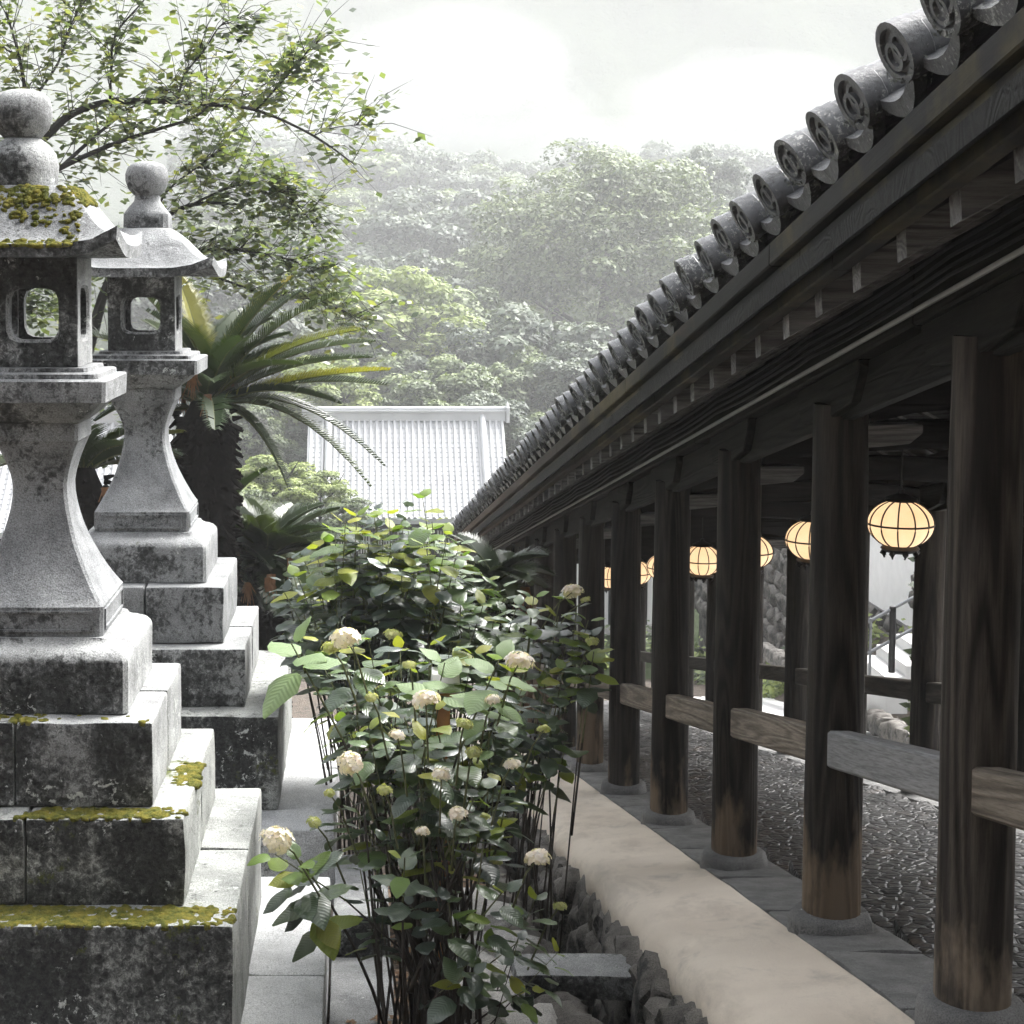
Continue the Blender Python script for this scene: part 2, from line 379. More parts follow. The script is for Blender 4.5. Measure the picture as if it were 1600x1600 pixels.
def link(name, me, mat, parent=None, loc=None, rot=None):
    if mat and not me.materials: me.materials.append(MAT[mat] if isinstance(mat, str) else mat)
    o = bpy.data.objects.new(name, me); C.objects.link(o)
    if parent: o.parent = parent
    if loc is not None: o.location = loc
    if rot is not None: o.rotation_euler = rot
    return o
def tag(o, label=None, cat=None, group=None, kind=None):
    if label: o['label'] = label
    if cat: o['category'] = cat
    if group: o['group'] = group
    if kind: o['kind'] = kind
    return o
def empty(name, loc, label, cat, group=None, rz=0):
    o = bpy.data.objects.new(name, None); C.objects.link(o); o.location = loc; o.rotation_euler = (0, 0, rz); o.empty_display_size = .1
    return tag(o, label, cat, group)
def quads_mesh(name, V, mat, rv=None, nper=4):
    """V: (n,nper,3) array of separate polygons; rv: per polygon random value for the 'rnd' attribute"""
    V = np.asarray(V, dtype=np.float32); n = V.shape[0]
    me = bpy.data.meshes.new(name)
    me.vertices.add(n * nper); me.vertices.foreach_set('co', V.reshape(-1))
    me.loops.add(n * nper); me.loops.foreach_set('vertex_index', np.arange(n * nper, dtype=np.int32))
    me.polygons.add(n); me.polygons.foreach_set('loop_start', np.arange(0, n * nper, nper, dtype=np.int32))
    try: me.polygons.foreach_set('loop_total', np.full(n, nper, dtype=np.int32))
    except Exception: pass
    me.update(calc_edges=True)
    if rv is not None:
        a = me.attributes.new('rnd', 'FLOAT', 'POINT'); a.data.foreach_set('value', np.repeat(np.asarray(rv, dtype=np.float32), nper))
    me.materials.append(MAT[mat]); return me
def block_mesh(name, sx, sy, sz, bevel=.012, jit=.004, seed=0, cuts=3):
    """a dressed stone block, origin at its bottom centre: worn arrises, slightly uneven faces"""
    bm = bmesh.new(); bmesh.ops.create_cube(bm, size=1.0)
    for v in bm.verts: v.co = Vector((v.co.x * sx, v.co.y * sy, (v.co.z + .5) * sz))
    bmesh.ops.bevel(bm, geom=list(bm.edges), offset=min(bevel, .3 * min(sx, sy, sz)), segments=2, affect='EDGES', profile=.6)
    if cuts: bmesh.ops.subdivide_edges(bm, edges=[e for e in bm.edges if e.calc_length() > max(.12, .25 * max(sx, sy, sz) / cuts)], cuts=cuts, use_grid_fill=True)
    off = Vector((seed * 3.17, seed * 1.3, seed * 7.7))
    for v in bm.verts:
        p = v.co * 5 + off
        v.co += Vector((mnoise.noise(p), mnoise.noise(p + Vector((9, 0, 0))), mnoise.noise(p + Vector((0, 9, 0))))) * jit * 2.2
    me = bpy.data.meshes.new(name); bm.to_mesh(me); bm.free(); shade(me, 35); return me
def rock_mesh(name, seed, sub=2, rough=.35):
    bm = bmesh.new(); bmesh.ops.create_icosphere(bm, subdivisions=sub, radius=.5)
    off = Vector((seed * 5.1, seed * 2.3, -seed * 3.3))
    for v in bm.verts:
        p = v.co.copy(); m = max(abs(p.x), abs(p.y), abs(p.z)); p = p.lerp(p / m * .5, .55)
        d = 1 + rough * mnoise.noise(p * 2.6 + off) + .5 * rough * mnoise.noise(p * 6 + off)
        v.co = p * d
    me = bpy.data.meshes.new(name); bm.to_mesh(me); bm.free(); shade(me, 50); return me

# ================================================================== GROUND
def lerp(a, b, t): t = max(0, min(1, t)); return a + (b - a) * t
def smooth(a, b, x): t = max(0, min(1, (x - a) / (b - a))); return t * t * (3 - 2 * t)
def valley(x, y):
    """height of the wide terrain without garden details"""
    z = -1.9 - S * y + max(0, -4 - y) * .3
    if y > 33: z = lerp(-8.85, -12.5, (y - 33) / 30)
    if y > 78: z = -12.5 + (y - 78) * .05
    if y > 130: z += (min(y, 188) - 130) * .21
    return z
def ground_z(x, y):
    z = valley(x, y)
    if y < 36:
        dV = 0.0
        if .93 < x < 1.42: dV = -.62
        elif 1.42 <= x < 5.1: dV = -.62
        elif x >= 5.1: dV = .22 + .9 * smooth(7.6, 9.6, x) * 1.6 + .25 * max(0, x - 10)
        if x < -2.9: dV += .12 * min(6, -2.9 - x)
        dV += .05 * mnoise.noise(Vector((x * 1.7, y * 1.7, 0))) if x < .9 else 0
        z += dV * (1 - smooth(31, 36, y))
    return z
xs = sorted(set([round(q, 3) for q in list(np.arange(-6, .9, .22)) + [.93, .945, 1.40, 1.43, 5.08, 5.12] + list(np.arange(1.6, 5, .8)) + list(np.arange(5.4, 13, .4))
                  + [-7, -9, -12, -16, -22, -30, -40, -55, -75, -100, -140, -200, -300, -450] + [14, 17, 21, 27, 36, 48, 65, 90, 120, 160, 220, 320, 450]]))
ys = list(np.arange(1.5, 20, .25)) + list(np.arange(20, 36, .6)) + list(np.arange(36, 80, 3)) + list(np.arange(80, 225, 6))
def grid(name, xs, ys, fn, mat, sm=60):
    vs_ = [(x, y, fn(x, y)) for y in ys for x in xs]; nx = len(xs)
    fs = [(j * nx + i, j * nx + i + 1, (j + 1) * nx + i + 1, (j + 1) * nx + i) for j in range(len(ys) - 1) for i in range(nx - 1)]
    me = bpy.data.meshes.new(name); me.from_pydata(vs_, [], fs); shade(me, sm); return link(name, me, mat)
g_near = grid('ground', xs, [-40, -30, -22, -15, -9, -4, -1] + ys[:ys.index(36)] + [36, 39], ground_z, 'earth', 40); tag(g_near, kind='structure')
fx = sorted([-450, -300, -200, -140, -100, -75, -55, -40, -30, -22, -16, -11, -7, -3, 0, 3, 7, 11, 16, 22, 30, 40, 55, 75, 100, 140, 200, 300, 450])
g_far = grid('hillside', fx, [38.5, 42, 46, 50, 55, 60, 66, 72, 78, 84, 90, 98, 106, 114, 124, 134, 146, 160, 175, 190, 205, 222, 240], valley, 'hill'); tag(g_far, kind='structure')

# distant mountain seen through the cloud
def mountain_z(x, y):
    t = (y - 236) / 190
    base = valley(0, 236) - 3
    h = base + 95 * smooth(0, 1, t) * (.80 + .35 * smooth(-10, 75, x) + .30 * smooth(-20, -110, x)) 
    h += 7 * mnoise.noise(Vector((x * .018, y * .018, 3))) + 3.2 * mnoise.noise(Vector((x * .06, y * .06, 1))) + 2.2 * mnoise.noise(Vector((x * .17, y * .17, 5))) + 1.4 * mnoise.noise(Vector((x * .4, y * .4, 9)))
    return min(h, 80)
mtn = grid('mountain', list(np.arange(-170, 230, 2.6)), list(np.arange(236, 440, 2.6)), mountain_z, 'hill', 180); tag(mtn, kind='structure')

# ================================================================== COVERED STAIRWAY
gal = empty('covered_stairway', (2.2, 7, gz(7, -1.48)), 'dark timber covered stairway with tiled eave descending the slope', 'gallery')
GI = gal.location.copy()
def gp(name, mb_or_mesh, mat, parent=None, smooth=None, loc=(0, 0, 0), rot=None):
    """a part of the stairway given in world coordinates"""
    me = mb_or_mesh.mesh(name, smooth) if isinstance(mb_or_mesh, MB) else mb_or_mesh
    base = GI if parent is None else Vector((0, 0, 0))
    return link(name, me, mat, parent or gal, Vector(loc) - base, rot)
XA, XB, VF = 2.2, 4.76, -1.48
COLS = [3.85, 5.86, 7.66, 9.70, 11.80, 13.88, 15.98, 18.08, 20.18, 22.28, 24.4, 26.5, 28.6]
CR = .13
V_TOP = 1.02
# columns: slightly tapering round posts with uneven surface, on round base stones
def column_mesh(seed, r=CR, h=V_TOP - VF):
    bm = MB(); rings = []
    n = 20
    for i in range(13):
        t = i / 12; z = .09 + (h - .09) * t
        rr = r * (1.03 - .07 * t)
        rings.append([((rr + .004 * mnoise.noise(Vector((math.cos(a) * 1.5 + seed * 9, math.sin(a) * 1.5, z * 1.5)))) * math.cos(a),
                       (rr + .004 * mnoise.noise(Vector((math.cos(a) * 1.5 + seed * 9, math.sin(a) * 1.5, z * 1.5)))) * math.sin(a), z) for a in [2 * math.pi * j / n for j in range(n)]])
    bm.loft(rings); return bm.mesh('column', 50)
def base_mesh(seed):
    b = MB(); r = .19
    prof = [(r * 1.04, -.22), (r * 1.05, .0), (r * 1.02, .06), (r * .97, .09), (r * .86, .108), (.05, .112)]
    n = 22; vs_ = []
    for rr, z in prof:
        for j in range(n):
            a = 2 * math.pi * j / n; k = 1 + .06 * mnoise.noise(Vector((math.cos(a) * 2 + seed * 4, math.sin(a) * 2, z * 3)))
            vs_.append((rr * k * math.cos(a), rr * k * math.sin(a), z))
    fs = [(i * n + j, i * n + (j + 1) % n, (i + 1) * n + (j + 1) % n, (i + 1) * n + j) for i in range(len(prof) - 1) for j in range(n)] + [tuple(range((len(prof) - 1) * n, len(prof) * n))]
    b.add(vs_, fs); return b.mesh('base_stone', 50)
def with_m(me, mat): c = me.copy(); c.materials.clear(); c.materials.append(MAT[mat]); return c
cms = [column_mesh(k) for k in range(4)]; bms = [base_mesh(k) for k in range(4)]
cmf = [column_mesh(k + 10) for k in range(2)]
for i, y in enumerate(COLS):
    gp('column', with_m(cms[i % 4], 'column_worn' if i == 1 else 'column'), None, loc=(XA, y, gz(y, VF)), rot=(0, 0, i * 1.3))
    gp('base_stone', bms[i % 4], 'kerb', loc=(XA, y, gz(y, VF)), rot=(0, 0, i))
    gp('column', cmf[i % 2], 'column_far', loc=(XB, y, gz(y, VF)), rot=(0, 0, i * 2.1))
    gp('base_stone', bms[(i + 1) % 4], 'kerb', loc=(XB, y, gz(y, VF)), rot=(0, 0, i * 1.7))
# rails, frieze boards, brackets and tie beams bay by bay
def bar(x0, x1, y0, y1, V0, V1):
    m = MB(); m.box(x0, x1, y0, y1, V0, V1, S); return m
def beveled(mb, name, off=.008):
    me = mb.mesh(name); bm = bmesh.new(); bm.from_mesh(me)
    bmesh.ops.bevel(bm, geom=list(bm.edges), offset=off, segments=1, affect='EDGES'); bm.to_mesh(me); bm.free(); return me
def local(me, org):
    """move mesh data so that org becomes its origin"""
    me.transform(Matrix.Translation(-Vector(org))); return me
def gpl(name, mb, mat, org, bevel=.008, parent=None, smooth=None):
    me = beveled(mb, name, bevel) if bevel else mb.mesh(name, smooth)
    return gp(name, local(me, org), mat, parent, None, org)
for i in range(len(COLS) - 1):
    y0, y1 = COLS[i], COLS[i + 1]; ym = (y0 + y1) / 2
    dv = rnd.uniform(-.012, .012); dx = rnd.uniform(-.012, .012)
    gpl('rail', bar(XA - .055 + dx, XA + .05 + dx, y0 + .02, y1 - .02, -.685 + dv, -.51 + dv), 'rail_grey' if i == 1 else 'rail', (XA, ym, gz(ym, -.6)), .012)
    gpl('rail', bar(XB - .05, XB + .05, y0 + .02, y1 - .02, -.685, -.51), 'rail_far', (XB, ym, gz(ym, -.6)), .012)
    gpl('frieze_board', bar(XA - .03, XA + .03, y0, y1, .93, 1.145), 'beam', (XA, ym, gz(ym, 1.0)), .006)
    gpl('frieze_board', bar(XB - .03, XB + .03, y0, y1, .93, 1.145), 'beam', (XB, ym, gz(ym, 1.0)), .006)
for i, y in enumerate(COLS):
    for X in (XA, XB):
        # boat-shaped bracket along the stairway
        prof = [(-.50, 1.02 + .075), (-.40, .975), (-.10, .945), (.10, .945), (.40, .975), (.50, 1.095), (.50, 1.148), (-.50, 1.148)]
        m = MB(); n = len(prof)
        vs_ = [(X + sx, y + a, gz(y, b) - S * a) for sx in (-.075, .075) for a, b in prof]
        m.add(vs_, [tuple(range(n - 1, -1, -1)), tuple(range(n, 2 * n))] + [(j, (j + 1) % n, n + (j + 1) % n, n + j) for j in range(n)])
        gpl('bracket', m, 'beam', (X, y, gz(y, 1.0)), .006)
        # cushion block under the cross beam, on the inner side
        sg = 1 if X == XA else -1
        m = MB(); z = gz(y, .90)
        ex = [(sg * .10, 0), (sg * .30, .02), (sg * .36, .07), (sg * .36, .11), (sg * .10, .11)]
        n = len(ex); vs_ = [(X + a, y + q, z + b - .08) for q in (-.065, .065) for a, b in ex]
        m.add(vs_, [tuple(range(n)), tuple(range(2 * n - 1, n - 1, -1))] + [(j, n + j, n + (j + 1) % n, (j + 1) % n) for j in range(n)])
        gpl('cushion_block', m, 'rafter', (X, y, z), .005)
    # slightly arched cross beam
    rings = []
    for k in range(13):
        t = k / 12; x = XA + .12 + (XB - XA - .24) * t; arch = .10 * math.sin(math.pi * t) ** .6
        z0, z1 = gz(y, .935) + arch, gz(y, 1.14) + arch * .6
        rings.append([(x, y - .07, z0 + .03), (x, y - .05, z0), (x, y + .05, z0), (x, y + .07, z0 + .03), (x, y + .07, z1), (x, y - .07, z1)])
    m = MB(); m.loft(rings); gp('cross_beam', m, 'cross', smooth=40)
    m = MB(); m.tube([(3.48, y, gz(y, 1.18)), (3.48, y, gz(y, 2.25))], .06, 8); gp('king_post', m, 'cross')
YE0, YE1 = 2.2, 29.6
for X in (XA, XB):
    yy = YE0
    while yy < YE1 - .1:
        y1 = min(YE1, yy + 4.18); ym = (yy + y1) / 2
        gpl('purlin', bar(X - .10, X + .10, yy + .002, y1, 1.15, 1.40), 'beam', (X, ym, gz(ym, 1.27)), .01); yy = y1
gpl('ridge_beam', bar(3.38, 3.58, YE0, YE1, 2.12, 2.34), 'beam', (3.48, 16, gz(16, 2.2)), .01)
# rafters: spaced bars running out under the eave
def rafter_mesh(side):
    m = MB(); pts = [(-.572, -.31), (1.26, .683)]
    w_, h_ = .045, .095
    rings = []
    for a, b in pts: rings.append([(side * a, -w_, b - h_ * .5), (side * a, w_, b - h_ * .5), (side * a, w_, b + h_ * .5), (side * a, -w_, b + h_ * .5)])
    m.loft(rings); return m.mesh('rafter')
rmA, rmB = rafter_mesh(1), rafter_mesh(-1)
y = 2.4
while y < YE1 - .2:
    gp('rafter', rmA, 'rafter', loc=(XA, y, gz(y, 1.475)), rot=(-math.atan(S), 0, 0))
    gp('rafter', rmB, 'rafter', loc=(XB, y, gz(y, 1.475)), rot=(-math.atan(S), 0, 0))
    y += .455
# roof deck: two sloping slabs
def deck(side):
    m = MB(); X0 = XA if side > 0 else XB
    a0, b0, a1, b1 = -.70, 1.475 - .315 + .045, 1.285, 1.475 + .7625 + .045
    rings = []
    for yy in (YE0, YE1):
        rings.append([(X0 + side * a0, yy, gz(yy, b0)), (X0 + side * a1, yy, gz(yy, b1)), (X0 + side * a1, yy, gz(yy, b1 + .07)), (X0 + side * a0, yy, gz(yy, b0 + .07))])
    m.loft(rings); return m
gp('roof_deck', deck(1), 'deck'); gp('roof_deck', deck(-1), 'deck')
# eave boards in lengths: lower fascia, middle board and upper board, each standing a little further out
yy = YE0; k = 0
while yy < YE1 - .1:
    y1 = min(YE1, yy + 3.35); ym = (yy + y1) / 2
    e = .003
    gpl('fascia_board', bar(1.555, 1.615, yy + e, y1, 1.185, 1.262), 'fascia', (1.58, ym, gz(ym, 1.2)), .006)
    gpl('fascia_board', bar(1.525, 1.60, yy + e + .3, min(YE1, y1 + .3), 1.265, 1.325), 'fascia', (1.58, ym, gz(ym, 1.3)), .006)
    gpl('fascia_board', bar(1.49, 1.60, yy + e + .6, min(YE1, y1 + .6), 1.328, 1.415), 'fascia', (1.58, ym, gz(ym, 1.4)), .006)
    yy = y1
# eave tiles
ROOF_A = math.atan(.54)
ta = Vector((math.cos(ROOF_A), 0, math.sin(ROOF_A)))     # up the roof
TR = .086
def eave_tile_mesh():
    """half-round cover tile seen from its end: axis +X going up the roof; origin at the disc centre"""
    m = MB(); n = 14; rings = []
    for x, r_ in ((.012, TR), (.05, TR), (.055, TR * .93), (.36, TR * .90), (.365, TR * .97), (.70, TR * .93)):
        rings.append([(x, r_ * math.cos(a), r_ * math.sin(a)) for a in [2 * math.pi * j / n for j in range(n)]])
    m.loft(rings); return m.mesh('eave_tile', 40)
def ring_disc(m, cy_, cz_, r0, r1, x0, x1, n=22):
    rings = []
    for x, r_ in ((x0, r0), (x1, r0), (x1, r1), (x0, r1)):
        rings.append([(x, cy_ + r_ * math.cos(a), cz_ + r_ * math.sin(a)) for a in [2 * math.pi * j / n for j in range(n)]])
    vs_ = [p for r_ in rings for p in r_]
    m.add(vs_, [(i * n + j, i * n + (j + 1) % n, ((i + 1) % 4) * n + (j + 1) % n, ((i + 1) % 4) * n + j) for i in range(4) for j in range(n)])
def end_disc_mesh():
    m = MB(); n = 22
    m.loft([[(x, TR * .99 * math.cos(a), TR * .99 * math.sin(a)) for a in [2 * math.pi * j / n for j in range(n)]] for x in (.012, -.004)])
    ring_disc(m, 0, 0, TR * .80, TR * 1.04, -.022, .012)
    # crest of two interlocked rings
    ring_disc(m, -.023, .006, TR * .34, TR * .50, -.016, -.003, 18)
    ring_disc(m, .023, -.006, TR * .34, TR * .50, -.018, -.003, 18)
    return m.mesh('end_disc', 40)
def pan_tile_mesh():
    """concave pan tile end with hanging lip between two cover tiles"""
    m = MB(); n = 9; w_ = .155; out = []
    for x, dz in ((-.012, 0), (.60, 0)):
        top = []; bot = []
        for j in range(n):
            t = -1 + 2 * j / (n - 1); z = -.075 + .06 * t * t
            top.append((x, w_ * t, z)); bot.append((x, w_ * t, z - (.055 * (1 - .5 * t * t) if x < 0 else .02)))
        out.append(top + bot[::-1])
    mid = [(.03, q[1], q[2]) for q in out[0][:n]] + [(.03, q[1], q[2]) for q in out[0][n:]]
    inner = [(.031, q[1], q[2]) for q in out[0][:n]] + [(.031, p[1], p[2] - .02) for p in out[0][:n][::-1]]
    m.loft([out[0], mid, inner, out[1]]); return m.mesh('pan_tile', 40)
tm, dm, pm = eave_tile_mesh(), end_disc_mesh(), pan_tile_mesh()
PIT = .36; VD = 1.58; XD = 1.462
y = 2.45; tiles = []
base_rot = Matrix.Rotation(-math.atan(S), 4, 'X') @ Matrix.Rotation(-ROOF_A, 4, 'Y')
while y < YE1 - .1:
    jr = Matrix.Rotation(rnd.uniform(-.07, .07), 4, 'Z') @ Matrix.Rotation(rnd.uniform(-.05, .05), 4, 'Y') @ Matrix.Rotation(rnd.uniform(-.3, .3), 4, 'X')
    rot = (base_rot @ jr).to_euler()
    p = (XD + rnd.uniform(-.012, .012), y + rnd.uniform(-.01, .01), gz(y, VD) + rnd.uniform(-.014, .014))
    t = gp('eave_tile', tm, 'tile', loc=p, rot=rot); gp('end_disc', dm, 'tile', t, None, (0, 0, 0)); tiles.append(p)
    q = (XD + .03 + rnd.uniform(-.01, .01), y + PIT / 2, gz(y + PIT / 2, VD))
    gp('pan_tile', pm, 'tile', loc=q, rot=base_rot.to_euler())
    y += PIT
# the tile field above the eave course
m = MB(); y = 2.45
while y < YE1 - .1:
    a = Vector((XD, y, gz(y, VD))) + ta * .66; b = Vector((XD, y, gz(y, VD))) + ta * 2.28
    m.tube([a, b], TR * .93, 8); y += PIT
for k in range(5):
    c0 = Vector((XD, 0, VD - .09)) + ta * (.5 + k * .37); c1 = c0 + ta * .39 + Vector((0, 0, .012))
    m.add([(c0.x, YE0, gz(YE0, c0.z)), (c0.x, YE1, gz(YE1, c0.z)), (c1.x, YE1, gz(YE1, c1.z)), (c1.x, YE0, gz(YE0, c1.z))], [(0, 1, 2, 3)])
for k in range(5):
    c0 = Vector((6.96 - XD, 0, VD - .09)) + Vector((-ta.x, 0, ta.z)) * (k * .43); c1 = c0 + Vector((-ta.x, 0, ta.z)) * .47
    m.add([(c0.x, YE0, gz(YE0, c0.z)), (c0.x, YE1, gz(YE1, c0.z)), (c1.x, YE1, gz(YE1, c1.z)), (c1.x, YE0, gz(YE0, c1.z))], [(0, 1, 2, 3)])
rt = gp('roof_tiling', m, 'tile'); rt['kind'] = 'stuff'
m = MB(); m.box(3.30, 3.66, YE0, YE1, 2.52, 2.80, S); gpl('ridge_cap', m, 'tile', (3.48, 16, gz(16, 2.5)), .03)
# tufts of lichen and moss clinging to the eave tiles
Q = []; rv = []
for (px, py_, pz) in tiles:
    for k in range(rnd.randint(50, 120)):
        side = rnd.random()
        a = rnd.uniform(-2.9, -.2) if side < .7 else rnd.uniform(-.4, .4)
        o_ = Vector((px - .01 + rnd.uniform(-.015, .09), py_ + TR * rnd.uniform(.9, 1.04) * math.cos(a), pz + TR * rnd.uniform(.9, 1.05) * math.sin(a) + .0))
        s_ = rnd.uniform(.004, .011); u = Vector((rnd.gauss(0, 1), rnd.gauss(0, 1), rnd.gauss(0, 1))).normalized(); v = u.orthogonal().normalized()
        Q.append([o_ - u * s_, o_ + v * s_ * .6, o_ + u * s_, o_ - v * s_ * .6]); rv.append(rnd.random())
tf = gp('moss_tufts', quads_mesh('moss_tufts', Q, 'tuft', rv), None); tf['kind'] = 'stuff'
# cables and conduit strung along the purlin
def strung(X, V, sag, n_per=6):
    pts = []
    for i in range(len(COLS) - 1):
        for k in range(n_per):
            t = k / n_per; y = lerp(COLS[i], COLS[i + 1], t); pts.append((X, y, gz(y, V) - sag * 4 * t * (1 - t)))
    pts.append((X, COLS[-1], gz(COLS[-1], V))); pts.insert(0, (X, 2.3, gz(2.3, V))); return pts
for V, sg in ((1.335, .012), (1.30, .02), (1.265, .010), (1.235, .018)):
    m = MB(); m.tube(strung(2.055, V, sg), .0075, 5); gp('cable', m, 'wire', smooth=60)
m = MB(); m.tube(strung(2.07, 1.185, 0.0, 1), .011, 6); gp('conduit', m, 'conduit', smooth=60)
# floor: broad shallow steps between the kerbs
TREAD = .64
y = 2.6; k = 0
while y < 29:
    zt = gz(y + TREAD * .5, -1.495)
    me = block_mesh('step', 1.94, TREAD + .015, .30, .02, .006, k % 7, 3)
    gp('step', me, 'cobble', loc=(3.48, y + TREAD / 2, zt - .30)); y += TREAD; k += 1
for X0, X1, nm in ((2.02, 2.46, 'kerb_stone'), (4.5, 4.98, 'kerb_stone')):
    y = 2.4; k = 0
    while y < 29:
        ln = rnd.uniform(1.0, 1.5); ym = y + ln / 2
        me = block_mesh('kerb_stone', X1 - X0, ln - .012, .35, .015, .006, k, 3)
        gp('kerb_stone', me, 'kerb', loc=((X0 + X1) / 2, ym, gz(ym, -1.475) - .35), rot=(-math.atan(S), 0, 0)); y += ln; k += 1
gp('foundation_wall', bar(4.99, 5.10, 2.4, 29, -2.6, -1.56), 'kerb')

# ------------------------------------------------------------------ beige plastered bank beside the stairway
m = MB(); rings = []
ysb = list(np.arange(2.4, 28.6, .16))
for y in ysb:
    wv = .035 * mnoise.noise(Vector((0, y * .9, 2))) + .025 * mnoise.noise(Vector((5, y * 2.7, 2)))
    hv = .006 * mnoise.noise(Vector((9, y * 1.3, 2)))
    prof = [(2.015, -1.478), (1.85, -1.492), (1.66, -1.508), (1.52 + wv, -1.525), (1.44 + wv, -1.555), (1.395 + wv, -1.61), (1.385 + wv, -1.70), (1.43, -1.76), (1.5, -2.3), (2.015, -2.3)]
    rings.append([(a, y, gz(y, b) + (hv if i < 7 else 0) + .004 * mnoise.noise(Vector((a * 6, y * 5, b)))) for i, (a, b) in enumerate(prof)])
m.loft(rings); bank = m.build('plaster_bank', 'plaster', None, 60)
tag(bank, 'smooth beige plastered bank running along the foot of the timber columns', 'bank')

# ------------------------------------------------------------------ drain: rough stone wall under the bank
rms = [rock_mesh('stone', k, 3, .26) for k in range(10)]
wall = empty('rubble_wall', (1.35, 6, gz(6, -2.45)), 'rough wall of upright dark stones lining the drain below the beige bank', 'stone wall')
y = 4.6
while y < 19:
    V = -2.46; first = True
    wdt = rnd.uniform(.15, .30)
    while V < -1.79:
        hh = rnd.uniform(.16, .34); hh = min(hh, -1.70 - V)
        cx = 1.44 + rnd.uniform(-.035, .045) + .05 * (V + 1.7)
        o = link('stone', rnd.choice(rms), 'rock', wall, Vector((cx, y + wdt / 2 + rnd.uniform(-.02, .02), gz(y, V + hh / 2))) - wall.location,
                 (rnd.uniform(-.2, .2), rnd.uniform(-.2, .25), rnd.uniform(-.3, .3)))
        o.scale = (rnd.uniform(.20, .30), wdt * 1.22, hh * 1.18); V += hh * .92
    y += wdt * .93
# backing of earth and mortar behind the stones
m = MB(); m.box(1.50, 1.56, 4.3, 19.5, -2.6, -1.74, S); link('mortar_core', m.mesh('mortar_core'), 'rock', wall, -wall.location)
wall2 = empty('drain_edge', (.92, 6, gz(6, -2.45)), 'low row of garden stones edging the near side of the drain', 'stone edging')
y = 4.8
while y < 15:
    wdt = rnd.uniform(.16, .34)
    for V, hh in ((-2.42, .30), (-2.16, .30)):
        o = link('stone', rnd.choice(rms), 'rock', wall2, Vector((.94 + rnd.uniform(-.03, .03), y + wdt / 2, gz(y, V + .13))) - wall2.location, (rnd.uniform(-.1, .1), rnd.uniform(-.1, .1), rnd.uniform(-.2, .2)))
        o.scale = (.24, wdt * 1.15, hh * 1.15)
    y += wdt
m = link('drain_slab', block_mesh('drain_slab', .66, .27, .125, .012, .006, 3, 4), 'stone_dark', None, (1.07, 8.03, -3.535))
tag(m, 'dark wet stone beam laid across the drain', 'stone beam')

# ================================================================== HANGING LANTERNS
def hanging_lantern(y, label):
    V = .645; z = gz(y, V); RX, RZ = .207, .158
    t = empty('hanging_lantern', (3.48, y, z), label, 'lantern', 'lit paper lanterns hung along the stairway')
    prof = [(RX * math.cos(a), RZ * math.sin(a)) for a in [R(-74) + R(148) * k / 16 for k in range(17)]]
    if 'globe' not in LM:
        m = MB(); m.lathe(prof, 32); LM['globe'] = m.mesh('globe', 60)
        m = MB(); m.tube([(r_ + .003, 0, q) for r_, q in prof], .0055, 5); LM['rib'] = m.mesh('rib', 60)
        m = MB(); n = 32; m.loft([[(r_ * math.cos(2 * math.pi * j / n), r_ * math.sin(2 * math.pi * j / n), q) for j in range(n)] for r_, q in ((RX + .001, -.006), (RX + .007, -.006), (RX + .007, .006), (RX + .001, .006))], True, False); LM['band'] = m.mesh('band', 40)
        m = MB(); m.lathe([(.05, .02), (.085, .012), (.10, -.005), (.085, -.02), (.055, -.03), (.02, -.035)], 18)
        for k in range(8):
            a = 2 * math.pi * k / 8; m.tube([(.075 * math.cos(a), .075 * math.sin(a), -.005), (.09 * math.cos(a), .09 * math.sin(a), -.03), (.08 * math.cos(a), .08 * math.sin(a), -.052)], [.014, .016, .006], 5)
        LM['foot'] = m.mesh('foot_ornament', 50)
        m = MB(); m.lathe([(.105, 0), (.10, .018), (.06, .035), (.022, .05), (.018, .075)], 18); LM['cap'] = m.mesh('cap', 50)
        m = MB(); m.tube([(0, 0, 0), (0, 0, .36)], .006, 6); LM['cord'] = m.mesh('hanging_rod', 60)
    gl = link('globe', LM['globe'], 'glow', t)
    for k in range(12): link('rib', LM['rib'], 'black_metal', t, None, (0, 0, 2 * math.pi * (k + .25) / 12))
    link('band', LM['band'], 'black_metal', t); fo = link('foot_ornament', LM['foot'], 'black_metal', t, (0, 0, -RZ * .97)); fo.scale = (1.25, 1.25, 1.25)
    link('cap', LM['cap'], 'black_metal', t, (0, 0, RZ * .955)); link('hanging_rod', LM['cord'], 'black_metal', t, (0, 0, RZ + .06))
LM = {}
words = ['largest, nearest lit paper lantern, fully visible right of the second column', 'second nearest lit paper lantern, half hidden behind the second column',
         'third lit paper lantern, a sliver showing beside the third column', 'fourth lit paper lantern, between the third and fourth columns',
         'fifth lit paper lantern, peeping past the fourth column', 'sixth lit paper lantern along the stairway, far down', 'farthest lit paper lantern glimpsed by the fifth column']
for k, lb in enumerate(words): hanging_lantern(10.72 + 2.095 * k, lb)

